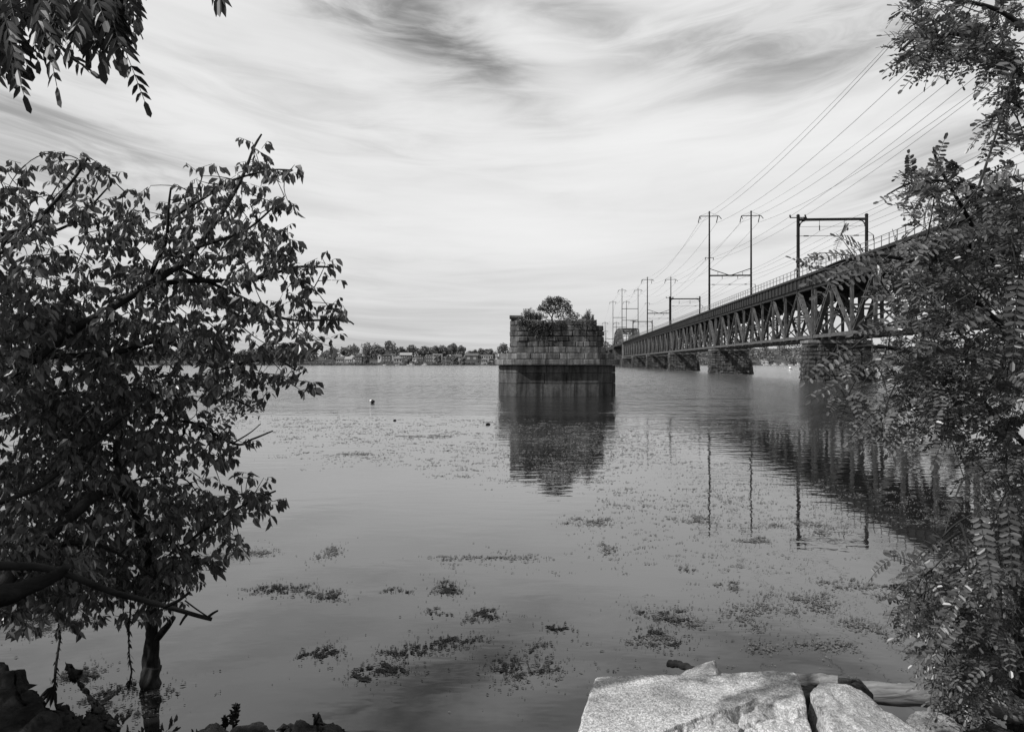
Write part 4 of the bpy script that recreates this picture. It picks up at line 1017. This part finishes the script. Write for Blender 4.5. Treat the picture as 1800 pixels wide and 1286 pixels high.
    lump([P(340, 1284, 4.6), P(372, 1272, 4.7), P(400, 1274, 4.7), P(420, 1290, 4.6), P(350, 1300, 4.4)], 'low dark stone under the sprouting weed', seed=4, amp=.04, fq=8)
    lump([P(405, 1280, 4.7), P(440, 1274, 4.75), P(475, 1272, 4.75), P(490, 1288, 4.6), P(420, 1300, 4.4)], 'flat dark stone right of the sprouting weed', seed=7, amp=.04, fq=8)
    lump([P(488, 1278, 4.75), P(512, 1264, 4.85), P(545, 1259, 4.9), P(566, 1266, 4.85), P(575, 1290, 4.6), P(500, 1300, 4.5)], 'jagged dark stone at the bottom edge, highest of the row', seed=11, amp=.05, fq=8)
    lump([P(560, 1266, 4.85), P(590, 1262, 4.9), P(612, 1270, 4.85), P(634, 1290, 4.7), P(570, 1300, 4.5)], 'ragged dark stone ending the row at the bottom edge', seed=14, amp=.05, fq=8)
    # sprig growing between the stones
    rn = random.Random(4); mb = MB()
    for px, py in ((415, 1240), (396, 1262), (409, 1252)):
        a, b = P(px - 2 + rn.uniform(-3, 6), 1282, 4.75), P(px, py, 4.75); mb.tube([a, a.lerp(b, .5), b], [.006, .005, .003], 5)
        for u in np.linspace(.2, 1, 16):
            for _ in range(3): mb.leaf(a.lerp(b, u), Vector((rn.gauss(0, .7), rn.gauss(0, .7), .5)).normalized(), Vector((rn.gauss(0, 1), rn.gauss(0, 1), .4)).normalized(), .032, .018, rn.random() * .3)
    tag(mb.build('sprouting_weed', M['leaf_over'], loc=tuple(P(405, 1282, 4.75))), 'small dark sprig growing between the bottom edge stones', 'weed')
rocks()

# ------------------------------------------------------------------ trees
class Tree:
    def __init__(s, seed): s.rn = random.Random(seed); s.nodes = np.zeros((0, 3)); s.wood = MB(); s.twigs = MB()
    def limb(s, pts, r0, r1, n=8, jit=.12, sub=6):
        pts = [Vector(p) for p in pts]; out = []
        for i in range(len(pts) - 1):
            p0 = pts[max(i - 1, 0)]; p1 = pts[i]; p2 = pts[i + 1]; p3 = pts[min(i + 2, len(pts) - 1)]
            for k in range(sub):
                t = k / sub; out.append(.5 * ((2 * p1) + (p2 - p0) * t + (2 * p0 - 5 * p1 + 4 * p2 - p3) * t * t + (3 * p1 - p0 - 3 * p2 + p3) * t ** 3))
        out.append(pts[-1]); m = len(out)
        out = [p + Vector((noise.noise(p * 3), noise.noise(p * 3 + Vector((5, 0, 0))), noise.noise(p * 3 + Vector((0, 9, 0))))) * r0 * .35 for p in out]
        s.wood.tube(out, [r0 + (r1 - r0) * i / (m - 1) for i in range(m)], n, jit=jit)
        s.nodes = np.vstack([s.nodes, np.array([tuple(p) for p in out])])
        return out
    def grow(s, targets, rt=.004):
        """join each target to the nearest wood by a curved twig; returns (tip, direction) pairs"""
        base = s.nodes; d0 = [np.min(np.linalg.norm(base - np.array(t), axis=1)) for t in targets]; res = []
        for i in np.argsort(d0):
            t = Vector(targets[i]); dd = np.linalg.norm(s.nodes - np.array(t), axis=1); j = int(np.argmin(dd)); a = Vector(s.nodes[j]); L = (t - a).length
            if L < .02: res.append((t, Vector((0, 0, 1)))); continue
            mid = a.lerp(t, .5) + Vector((s.rn.gauss(0, .08), s.rn.gauss(0, .08), s.rn.gauss(.05, .06))) * L
            pts = [(a * (1 - u) ** 2 + mid * 2 * u * (1 - u) + t * u * u) for u in (0, .25, .5, .75, 1)]
            s.twigs.tube(pts, [rt * (1 + L * 2.2) * (1 - .13 * k) for k in range(5)], 4, cap=False)
            s.nodes = np.vstack([s.nodes, np.array([tuple(p) for p in pts[1:]])]); res.append((t, (pts[4] - pts[3]).normalized()))
        return res
def blobs_targets(rn, blobs, dens, y0, y1, pad=0):
    out = []
    for b in blobs:
        px, py, rx, ry = b[:4]; dn = b[4] if len(b) > 4 else 1.0; ya, yb = (b[5], b[6]) if len(b) > 6 else (y0, y1)
        n = max(1, int(math.pi * rx * ry * dens * dn))
        for _ in range(n):
            a = rn.uniform(0, 6.283); r = math.sqrt(rn.random()); out.append(P(px + math.cos(a) * rx * r, py + math.sin(a) * ry * r, rn.uniform(ya, yb)))
    return out

def leaning_tree():
    T = Tree(17); rn = T.rn; pl = lambda l, Y: [P(a, b, (Y if isinstance(Y, (int, float)) else Y[0] + (Y[1] - Y[0]) * i / (len(l) - 1))) for i, (a, b) in enumerate(l)]
    base = W(268, 1203)
    root = empty('leaning_tree', (base.x, base.y, 0)); L0 = Vector(root.location)
    # stem standing in the water
    st = [Vector((base.x, base.y, -.4)), base, P(267, 1160, base.y), P(268, 1110, base.y), P(269, 1050, base.y), P(262, 980, base.y - .1), P(240, 900, base.y - .2), P(214, 830, base.y - .3)]
    T.limb(st, .062, .032, 20, .55, 16)
    T.limb([Vector((base.x + .01, base.y - .01, -.2)), base + Vector((.01, -.01, .05)), P(270, 1170, base.y - .01)], .085, .05, 20, .7, 16)
    T.limb([P(276, 1120, base.y), P(292, 1104, base.y - .1), P(305, 1085, base.y - .2)], .03, .02, 8, .3)
    T.limb(pl([(-60, 1120), (20, 1010), (60, 965), (107, 922), (161, 875), (200, 857), (212, 828), (206, 790), (215, 740)], (4.6, 6.2)), .042, .026, 10, .3)
    T.limb(pl([(60, 985), (100, 970), (140, 964)], 5.4), .025, .012)
    T.limb(pl([(180, 866), (215, 866), (236, 868)], 6.0), .022, .012)
    T.limb(pl([(-80, 720), (0, 668), (66, 628), (128, 578), (194, 543), (257, 504), (311, 469), (350, 430), (385, 380), (420, 320), (445, 265), (459, 236)], (5.2, 6.4)), .042, .007, 10, .2)
    for l, Y, r in [([(257, 504), (330, 494), (400, 493), (459, 488), (520, 470), (583, 469)], (5.9, 6.2), .022), ([(257, 504), (275, 460), (291, 422), (296, 370), (300, 330)], (5.9, 5.7), .020),
                    ([(290, 450), (381, 424), (440, 400), (500, 345)], (5.9, 6.0), .016), ([(300, 384), (358, 348), (400, 320), (470, 300), (515, 300)], (5.9, 5.6), .013), ([(-60, 440), (0, 414), (50, 399), (100, 350), (140, 300), (155, 275)], (5.4, 5.6), .02),
                    ([(-60, 470), (60, 420), (130, 390), (190, 330)], (6.4, 6.6), .018), ([(311, 469), (420, 520), (500, 560), (600, 562), (622, 570)], (6.0, 6.1), .015), ([(66, 628), (200, 620), (290, 600), (373, 645), (420, 640), (480, 630), (520, 650)], (5.6, 6.0), .022),
                    ([(-60, 800), (80, 700), (180, 690), (300, 660), (380, 690), (440, 715)], (6.6, 7.4), .022), ([(212, 828), (260, 760), (330, 740), (411, 780), (444, 771), (480, 757)], (6.2, 5.9), .016), ([(411, 778), (440, 760), (459, 744)], 5.95, .007),
                    ([(200, 857), (240, 900), (308, 958), (358, 932), (430, 886), (485, 862)], (6.0, 5.8), .018), ([(308, 958), (335, 985), (340, 1010)], 5.9, .009), ([(20, 1010), (100, 960), (180, 960), (250, 1000), (300, 1040)], (5.0, 5.6), .016),
                    ([(-60, 900), (60, 860), (140, 800), (240, 720), (330, 700)], (5.2, 5.8), .02), ([(215, 862), (250, 840), (320, 840), (350, 870)], (6.1, 6.3), .01)]:
        T.limb(pl(l, Y), r, r * .35, 7, .1, 5)
    B = [(60, 300, 85, 36, .8), (140, 298, 45, 34, .8), (188, 320, 22, 16, .7), (60, 375, 95, 50, .7), (160, 390, 60, 45, .6), (456, 250, 24, 20, 1), (488, 292, 34, 24, 1), (432, 318, 50, 40, .9), (372, 305, 34, 20, .9), (345, 345, 55, 30, .9), (250, 335, 34, 16, .8), (225, 350, 10, 14, .5), (496, 355, 22, 32, .9),
         (330, 415, 115, 60, 1), (430, 395, 70, 55, .9), (205, 405, 75, 40, .7), (470, 430, 50, 45, .8), (480, 475, 55, 45, .8), (545, 455, 45, 24, .9), (580, 475, 14, 20, .9), (520, 515, 34, 40, .7), (560, 540, 44, 24, .7), (604, 560, 20, 14, .8), (535, 590, 50, 44, .75), (575, 588, 18, 26, .8), (500, 640, 62, 40, .75), (530, 668, 28, 18, .7),
         (130, 520, 165, 85, .9), (330, 525, 130, 85, .9), (425, 575, 105, 65, .85), (100, 640, 145, 105, 1.1), (290, 640, 130, 85, 1), (400, 650, 70, 40, .8), (230, 740, 150, 75, 1.1), (80, 770, 115, 95, 1.1), (330, 775, 80, 50, .9), (395, 765, 42, 36, .6), (420, 800, 20, 12, .6), (345, 815, 50, 22, .6),
         (80, 860, 80, 40, .7), (300, 890, 95, 45, .8), (405, 885, 60, 34, .8), (462, 872, 24, 22, 1), (400, 935, 26, 30, .8), (250, 975, 105, 55, .8), (150, 965, 90, 50, .6), (40, 900, 60, 60, .7), (340, 990, 44, 38, .7), (195, 1040, 100, 42, .7), (60, 1070, 60, 24, .5), (268, 1060, 46, 40, .7), (150, 1085, 40, 20, .5), (120, 700, 130, 80, .7, 6.6, 7.6), (250, 560, 160, 90, .4, 6.6, 7.4), (150, 830, 150, 60, .9, 6.4, 7.2), (330, 860, 90, 40, .7), (430, 850, 40, 24, .7), (380, 950, 50, 36, .7), (100, 920, 120, 60, .8, 5.0, 5.8), (290, 1000, 80, 40, .7), (440, 690, 30, 20, .3), (200, 900, 130, 60, .9), (90, 1010, 110, 45, .8, 4.8, 5.6), (400, 890, 70, 30, .5), (220, 1000, 90, 50, .7), (40, 1060, 60, 40, .6, 4.6, 5.2), (330, 920, 70, 40, .6), (180, 800, 120, 50, .7), (60, 990, 80, 50, .8, 4.6, 5.4), (30, 520, 60, 200, .6, 4.8, 5.6)]
    B = [b if len(b) > 5 else (b[0], b[1], b[2], b[3], (b[4] if len(b) > 4 else 1) * (.72 if b[0] > 300 or b[1] < 420 else .95)) for b in B]
    tg = blobs_targets(rn, B, .0034, 5.3, 6.8) + [P(103, 1095, 5.4), P(229, 1075, 5.4), P(305, 985, 5.4), P(390, 690, 8.2), P(420, 700, 8.2), P(440, 715, 8.2)]; tips = T.grow(tg, .0032)
    lf = MB()
    for t, d in tips:
        m = rn.choice((2, 3, 3, 4)); 
        for _ in range(m):                       # drooping compound leaf of 3-5 leaflets
            a = Vector((rn.gauss(0, 1), rn.gauss(0, 1), rn.gauss(-.1, .5))).normalized(); p = t + a * rn.uniform(.0, .04); q = p + a * rn.uniform(.04, .10)
            T.twigs.tube([p, q], [.0022, .0014], 3, cap=False)
            for k in range(rn.choice((3, 3, 5))):
                dd = (Vector((rn.gauss(0, .5), rn.gauss(0, .5), -1.0)) + a * .5).normalized(); nr = Vector((rn.gauss(0, 1), rn.gauss(0, 1), rn.gauss(.3, .5))).normalized()
                Ls = rn.uniform(.040, .098) * rn.uniform(.85, 1); lf.leaf(q - a * k * .018, dd, nr, Ls, Ls * rn.uniform(.4, .55), rn.random(), rn.uniform(.15, .45), rn.uniform(-.1, .25))
    for p in [(390, 690), (420, 700), (440, 715), (375, 680), (400, 725)]:      # finer, paler sprays beyond
        leaf_cloud(lf, P(p[0], p[1], 8.2), .14, .2, .12, 70, .055, .028, rn, .6)
    def loc(mb): mb.v = [(x - L0.x, y - L0.y, z) for x, y, z in mb.v]; return mb
    loc(T.wood).build('trunk', M['bark'], root, smooth=True); loc(T.twigs).build('twigs', M['twig'], root); loc(lf).build('crown', M['leaf_left'], root)
    tag(root, 'dark leaning tree with drooping leaves, its stem standing in the shallows at the left', 'tree')
    # dead weed hanging from the boughs
    for pts, r, lab in (([(103, 1095), (106, 1120), (101, 1150), (97, 1185), (96, 1205)], .010, 'ragged dead weed strand hanging left of the thin one, knotted at its foot'), ([(229, 1075), (226, 1110), (227, 1150), (231, 1180), (226, 1208)], .008, 'thin dead weed strand hanging just left of the trunk'), ([(305, 985), (300, 1020), (296, 1050)], .006, 'short dead weed strand hanging right of the trunk, under the boughs')):
        mb = MB(); q = [P(a, b, 5.4) for a, b in pts]; mb.tube(q, [r * (.6 + .8 * abs(noise.noise(Vector((i * 3.1, r * 900, 0))))) for i in range(len(q))], 5, jit=.5)
        for i in range(46):
            u = rn.random() * (len(q) - 1); k = min(int(u), len(q) - 2); p = q[k].lerp(q[k + 1], u - k); mb.leaf(p, Vector((rn.gauss(0, .35), rn.gauss(0, .35), -1)).normalized(), Vector((rn.gauss(0, 1), rn.gauss(0, 1), 0)).normalized(), rn.uniform(.03, .07), rn.uniform(.006, .014), .3)
        if r == .010:
            for _ in range(10): mb.leaf(q[-1] + Vector((rn.gauss(0, .01), 0, 0)), Vector((rn.gauss(-.35, .3), 0, -1)).normalized(), Vector((0, 1, 0)), rn.uniform(.08, .17), .03, .3)
        tag(mb.build('dead_weed_strand', M['strand'], loc=tuple(q[0])), lab, 'dead weed')
leaning_tree()

def dead_branch():
    T = Tree(3); y = 3.4
    T.limb([P(-120, 990, 3.3), P(0, 994, 3.35), P(60, 996, 3.4), P(92, 1002, 3.4), P(117, 1010, 3.4), P(190, 1038, 3.45), P(257, 1057, 3.5), P(330, 1078, 3.5), P(372, 1089, 3.5)], .021, .0085, 12, .12)
    T.limb([P(-120, 1075, 3.2), P(0, 1048, 3.3), P(40, 1038, 3.35), P(73, 1026, 3.38), P(112, 1006, 3.4)], .05, .022, 12, .35)
    T.limb([P(98, 1012, 3.4), P(110, 1003, 3.39), P(116, 996, 3.38)], .026, .016, 10, .4)
    T.limb([P(291, 1066, 3.48), P(312, 1057, 3.46), P(334, 1041, 3.45)], .0085, .005, 8)
    T.limb([P(325, 1055, 3.46), P(345, 1070, 3.48), P(366, 1084, 3.5)], .0035, .003, 6)
    T.limb([P(364, 1086, 3.5), P(374, 1078, 3.49), P(383, 1073, 3.48)], .007, .004, 7)
    T.limb([P(330, 1078, 3.5), P(322, 1088, 3.5), P(316, 1098, 3.5)], .006, .004, 7, .4)
    o = T.wood.build('dead_branch', M['branch'], loc=tuple(P(0, 1000, 3.4)), smooth=True)
    tag(o, 'bare dead branch reaching in from the left edge above the water', 'branch')
dead_branch()

def pinnate(mb, tw, p, d, up, L, n, ll, lw, rn, droop=.3, hang=0.0, pointed=False):
    """pinnate leaf: rachis with paired leaflets and one at the end"""
    side = d.cross(up); side = side.normalized() if side.length > 1e-5 else d.orthogonal().normalized(); up = side.cross(d).normalized()
    pts = []
    for i in range(n + 2):
        u = i / (n + 1); pts.append(p + d * (L * u) + Vector((0, 0, -1)) * (droop * L * u * u))
    tw.tube(pts, [.0016] * len(pts), 3, cap=False); tn = rn.random()
    for i in range(1, n + 2):
        dd = (pts[i] - pts[i - 1]).normalized(); sz = .72 + .28 * math.sin(math.pi * min(1, i / (n + 1) + .15))
        if i == n + 1: mb.leaflet(pts[i], dd, up, ll * .95, lw, min(1, max(0, tn + rn.gauss(0, .12)))); continue
        for sg in (-1, 1):
            if rn.random() < .04: continue
            v = (side * sg + dd * .35 + up * rn.gauss(.05, .16) + Vector((0, 0, -1)) * (hang + rn.gauss(.05, .12))).normalized()
            nr = (up + side * sg * .2 + Vector((rn.gauss(0, .25), rn.gauss(0, .25), rn.gauss(0, .25)))).normalized()
            if pointed: mb.leaf(pts[i], v, nr, ll * sz * rn.uniform(.85, 1.2), lw * sz, rn.random(), rn.uniform(.1, .4), rn.uniform(0, .35))
            else: mb.leaflet(pts[i], v, nr, ll * sz * rn.uniform(.85, 1.1), lw * sz, min(1, max(0, tn + rn.gauss(0, .15))))

def locust():
    T = Tree(29); rn = T.rn; pl = lambda l, Y: [P(a, b, (Y[0] + (Y[1] - Y[0]) * i / (len(l) - 1))) for i, (a, b) in enumerate(l)]
    base = Vector((3.55, 5.6, -.1)); root = empty('locust_tree', tuple(base)); L0 = Vector(root.location)
    T.limb([base, Vector((3.52, 5.55, .6)), P(1800, 1000, 5.5), P(1830, 850, 5.4), P(1850, 600, 5.2), P(1850, 350, 5.0), P(1850, 100, 4.8), P(1830, -150, 4.7)], .06, .03, 12)
    T.limb([Vector((3.10, 5.5, -.1)), P(1705, 1150, 5.4), P(1700, 1060, 5.3), P(1722, 980, 5.3), P(1780, 900, 5.3)], .045, .03, 10)
    for l, Y, r in [([(1830, 640), (1750, 560), (1650, 480), (1560, 450), (1500, 455), (1450, 470)], (5.2, 4.2), .02), ([(1825, 560), (1740, 450), (1690, 360), (1650, 290), (1640, 260)], (5.2, 4.6), .018), ([(1840, 420), (1760, 350), (1680, 320), (1610, 320), (1560, 342)], (5.0, 4.4), .014),
                    ([(1840, 200), (1760, 90), (1680, 60), (1620, 60), (1580, 90)], (4.9, 4.4), .02), ([(1840, 80), (1760, 20), (1680, 0), (1600, -10)], (4.8, 4.6), .018), ([(1840, 300), (1800, 200), (1770, 180), (1740, 215)], (5.0, 4.4), .010),
                    ([(1800, 780), (1700, 680), (1600, 620), (1500, 610), (1440, 640)], (5.4, 4.6), .02), ([(1800, 800), (1720, 740), (1640, 720), (1560, 720), (1500, 720)], (5.4, 5.8), .018), ([(1790, 700), (1680, 580), (1600, 540), (1520, 560)], (5.6, 6.2), .016),
                    ([(1775, 920), (1700, 930), (1650, 960), (1600, 990)], (5.4, 4.6), .013), ([(1765, 1000), (1690, 1000), (1640, 1030), (1580, 1080)], (5.4, 4.7), .014), ([(1760, 1050), (1720, 1080), (1690, 1150), (1690, 1230)], (5.4, 4.8), .012), ([(1790, 1000), (1790, 1100), (1770, 1200)], (5.3, 4.6), .012), ([(1720, 1000), (1660, 1040), (1620, 1080)], (5.3, 5.0), .01)]:
        T.limb(pl(l, Y), r, r * .3, 7, .1, 5)
    B = [(1690, 30, 110, 42, 1.7), (1755, 85, 55, 45, 1.7), (1625, 85, 55, 34, 1.4), (1680, 75, 60, 40, 1.2), (1588, 112, 30, 18, .7), (1700, 100, 40, 24, .6), (1600, 25, 24, 18, .6), (1665, 115, 22, 12, .5), (1775, 190, 30, 50, .8), (1752, 215, 22, 12, .7), (1785, 255, 22, 12, .7), (1790, 130, 14, 60, .9),
         (1640, 318, 54, 26, 1.4), (1600, 318, 20, 20, .7), (1660, 270, 16, 18, .4), (1680, 340, 60, 40, 1.4), (1750, 350, 55, 55, 1.5), (1620, 365, 40, 14, .6), (1590, 345, 22, 8, .6), (1640, 390, 30, 20, .7),
         (1710, 450, 110, 70, 1.1), (1760, 560, 60, 150, 1.1), (1610, 440, 70, 24, .8), (1540, 452, 45, 14, .8), (1465, 455, 40, 14, .35), (1490, 425, 20, 10, .5), (1640, 510, 90, 60, 1), (1590, 500, 60, 40, .4), (1545, 560, 40, 40, .2), (1490, 480, 50, 14, .25), (1440, 480, 24, 10, .3),
         (1500, 600, 40, 14, .3), (1455, 640, 34, 32, .5), (1500, 650, 60, 50, .5), (1580, 620, 80, 60, .75), (1660, 620, 90, 80, 1.1), (1720, 700, 85, 90, 1.1), (1600, 700, 70, 60, .8), (1520, 700, 50, 36, .6), (1490, 730, 30, 24, .6), (1560, 745, 50, 24, .8), (1640, 755, 70, 30, .8), (1765, 800, 36, 60, .9), (1720, 770, 50, 30, .6), (1630, 775, 14, 14, .8),
         (1775, 880, 30, 50, .9), (1750, 960, 55, 40, 1), (1690, 940, 60, 14, .7), (1640, 925, 30, 8, .5), (1700, 1010, 80, 50, 1.1), (1640, 1040, 60, 40, 1), (1595, 1070, 34, 30, .7), (1590, 985, 24, 6, .5), (1725, 1095, 75, 70, 1.2), (1660, 1100, 50, 40, .9), (1685, 1160, 46, 50, .9), (1765, 1170, 40, 80, 1), (1690, 1225, 34, 40, .7), (1740, 1235, 30, 40, .5), (1650, 1150, 26, 30, .5), (1785, 650, 24, 420, .9), (1700, 1120, 90, 110, .8), (1650, 1060, 80, 50, .7), (1760, 1020, 40, 120, .9), (1740, 1200, 60, 60, .6), (1700, 640, 110, 130, .6), (1740, 840, 60, 60, .5), (1640, 1030, 70, 30, .6), (1620, 680, 90, 60, .4), (1700, 560, 90, 120, .5, 6.2, 7.5), (1690, 680, 90, 80, .5, 6.2, 7.5), (1780, 1080, 24, 120, .9)]
    B = [b if b[0] > 1530 or not 560 < b[1] < 780 else b[:4] + (b[4] * .5,) for b in B] + [(1780, 130, 24, 40, 1.2), (1770, 195, 32, 40, 1.1), (1780, 255, 22, 16, 1), (1750, 220, 22, 14, .8), (1785, 290, 18, 20, .8), (1690, 420, 100, 30, .7), (1620, 460, 70, 22, .8), (1660, 500, 90, 40, .7), (1740, 380, 60, 40, .7), (1600, 425, 40, 12, .7)]
    tips = T.grow(blobs_targets(rn, B, .0027, 4.0, 6.2), .003); lf = MB()
    for t, d in tips:
        for _ in range(rn.choice((1, 2, 2, 3))):
            a = Vector((rn.gauss(-.55, .7), rn.gauss(-.15, .7), rn.gauss(-.02, .5))).normalized(); up = Vector((rn.gauss(-.2, .45), rn.gauss(-.2, .45), 1)).normalized(); n = rn.choice((5, 6, 7, 8)); s = rn.uniform(.8, 1.15)
            pinnate(lf, T.twigs, t, a, up, .021 * n * s, n, .039 * s, .0185 * s, rn, rn.uniform(.1, .6))
    for a, b, n, Yf in [((1562, 462), (1418, 482), 13, 3.4), ((1556, 452), (1436, 438), 11, 3.5), ((1520, 440), (1470, 408), 7, 3.4), ((1552, 470), (1436, 506), 11, 3.3), ((1640, 440), (1555, 432), 9, 3.2), ((1720, 330), (1800, 300), 6, 3.0), ((1700, 400), (1615, 445), 9, 3.1),
                        ((1500, 610), (1415, 660), 9, 3.8), ((1540, 640), (1425, 690), 11, 3.9), ((1660, 940), (1596, 985), 8, 3.6), ((1612, 990), (1566, 968), 7, 3.6), ((1560, 700), (1490, 765), 9, 3.9), ((1590, 740), (1560, 790), 7, 4.0), ((1660, 770), (1640, 810), 5, 4.0), ((1780, 400), (1660, 402), 10, 3.0), ((1720, 900), (1745, 1020), 11, 3.2), ((1770, 880), (1780, 1000), 10, 3.1), ((1700, 1020), (1640, 1110), 10, 3.3), ((1740, 540), (1640, 600), 10, 3.3), ((1600, 560), (1500, 575), 10, 3.6), ((1790, 480), (1780, 620), 11, 3.0), ((1660, 540), (1600, 480), 8, 3.4),
                        ((1640, 300), (1660, 240), 7, 4.2), ((1620, 330), (1545, 345), 7, 4.2), ((1650, 380), (1570, 350), 8, 4.0), ((1640, 60), (1552, 52), 9, 4.0), ((1640, 90), (1556, 112), 9, 4.0), ((1640, 100), (1586, 148), 8, 4.1), ((1650, 20), (1570, 0), 8, 4.0), ((1790, 100), (1722, 150), 8, 3.0), ((1800, 190), (1718, 205), 8, 3.0), ((1800, 240), (1745, 268), 6, 3.0), ((1700, 70), (1645, 132), 8, 4.0)]:
        p, q = P(a[0], a[1], Yf), P(b[0], b[1], Yf - .08); d = q - p; T.grow([p], .0026); pinnate(lf, T.twigs, p, d.normalized(), Vector((-.25 + rn.gauss(0, .15), -.9, .75)).normalized(), d.length, n, min(.042, 1.9 * d.length / n), .0175, rn, .10)
    def loc(mb): mb.v = [(x - L0.x, y - L0.y, z - L0.z) for x, y, z in mb.v]; return mb
    loc(T.wood).build('trunk', M['bark'], root, smooth=True); loc(T.twigs).build('twigs', M['twig'], root); loc(lf).build('crown', M['leaf_locust'], root)
    tag(root, 'sunlit locust tree with feathery paired leaflets filling the right edge', 'tree')
locust()

def overhang():
    T = Tree(41); rn = T.rn; base = Vector((-5.4, 1.6, .6)); root = empty('overhanging_tree', tuple(base)); L0 = Vector(root.location)
    top = P(-160, -200, 3.4)
    T.limb([base, Vector((-5.3, 1.7, 2.4)), Vector((-5.0, 1.9, 4.2)), Vector((-4.8, 2.0, 5.4))], .16, .06, 12)
    T.limb([Vector((-4.8, 2.0, 5.2)), Vector((-3.9, 2.7, 5.4)), P(-60, -140, 3.3), P(60, -60, 3.3), P(190, -40, 3.2), P(300, -60, 3.2)], .05, .008, 9)
    T.limb([Vector((-4.9, 1.9, 4.6)), Vector((-3.8, 2.6, 4.7)), P(-120, -20, 3.2), P(-40, 20, 3.2), P(10, 40, 3.2)], .035, .008, 8)
    for l in ([(-5.0, 1.9, 4.2), (-6.8, 3.5, 5.6), (-8.4, 5.4, 6.2)], [(-5.1, 1.8, 3.8), (-6.6, .4, 5.6), (-7.6, -1, 6.6)], [(-4.8, 2.0, 5.2), (-6.8, 2, 6.8), (-8.8, 2.2, 7.2)], [(-5.2, 1.8, 3.2), (-7.6, 1.6, 4.8), (-9.6, 1.6, 5.6)]): T.limb([Vector(p) for p in l], .05, .015, 8)
    lf = MB()
    FR = [((10, 12), (150, 55), 8, .062), ((55, 50), (158, 116), 9, .060), ((66, -10), (100, 142), 6, .080), ((188, 10), (254, 168), 10, .066), ((145, -20), (176, 100), 6, .085), ((215, -40), (236, 30), 5, .075), ((2, 60), (42, 160), 6, .072), ((-30, 20), (20, 120), 7, .08), ((-10, -20), (70, 60), 7, .075), ((40, -40), (120, 20), 7, .08), ((110, -60), (160, 40), 6, .095), ((170, -50), (205, 70), 7, .085), ((385, -50), (386, -8), 3, .075), ((10, 40), (-5, 140), 6, .08), ((180, -30), (215, 90), 7, .09), ((130, -30), (150, 60), 5, .09), ((-15, -40), (30, 70), 7, .08), ((20, -60), (60, 40), 7, .08), ((140, -60), (195, 40), 7, .09), ((150, -20), (205, 95), 7, .08), ((-30, 40), (25, 100), 6, .08), ((90, -40), (100, 40), 6, .07), ((-20, 80), (10, 125), 5, .07)]
    for a, b, n, ll in FR:
        y = rn.uniform(3.0, 3.5); p, q = P(a[0], a[1], y), P(b[0], b[1], y + rn.uniform(-.1, .1)); d = q - p; T.grow([p], .0026)
        pinnate(lf, T.twigs, p, d.normalized(), Vector((rn.gauss(0, .3), -.9, .5)).normalized(), d.length, n, ll * 1.15, ll * .36, rn, .06, .9, True)
    for _ in range(46):
        zone = rn.choice(((-30, 60, -50, 40), (-40, 30, -20, 60), (120, 205, -60, 20), (150, 225, -60, 0), (60, 130, -70, -10))); x, y0 = rn.uniform(zone[0], zone[1]), rn.uniform(zone[2], zone[3]); ln = rn.uniform(45, 95); y = rn.uniform(3.0, 3.7)
        p, q = P(x, y0, y), P(x + rn.uniform(-.35, .6) * ln, y0 + ln, y + rn.uniform(-.2, .2)); d = q - p; T.grow([p], .0026); pinnate(lf, T.twigs, p, d.normalized(), Vector((rn.gauss(0, .4), -.9, .4)).normalized(), d.length, rn.choice((4, 5, 6)), .082, .028, rn, .05, .9, True)
    for a in (-.1, .18):
        p = P(386, -8, 3.2); T.grow([p], .0026); lf.leaf(p, Vector((a * 1.6, 0, -1)).normalized(), Vector((0, -1, .2)), .085 + abs(a) * .05, .032, .3)
    # the rest of the crown hangs over the bank beyond the left edge and shades it
    for _ in range(520):
        while True:
            q = Vector((rn.uniform(-1, 1), rn.uniform(-1, 1), rn.uniform(-1, 1)))
            if q.length < 1: break
        c = Vector((-8.3 + q.x * 2.6, 2.6 + q.y * 4.6, 6.2 + q.z * 1.7))
        if c.y > .2 and c.x > -.72 * c.y - .6 : continue
        T.grow([c], .003)
        for _ in range(2):
            a = Vector((rn.gauss(0, 1), rn.gauss(0, 1), rn.gauss(-.3, .4))).normalized(); pinnate(lf, T.twigs, c, a, Vector((rn.gauss(0, .3), rn.gauss(0, .3), 1)), .42, 7, .13, .055, rn, .4)
    def loc(mb): mb.v = [(x - L0.x, y - L0.y, z - L0.z) for x, y, z in mb.v]; return mb
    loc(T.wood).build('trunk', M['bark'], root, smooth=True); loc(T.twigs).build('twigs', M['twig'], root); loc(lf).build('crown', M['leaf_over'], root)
    tag(root, 'overhanging tree whose dark feathered leaves hang into the upper left corner', 'tree')
overhang()
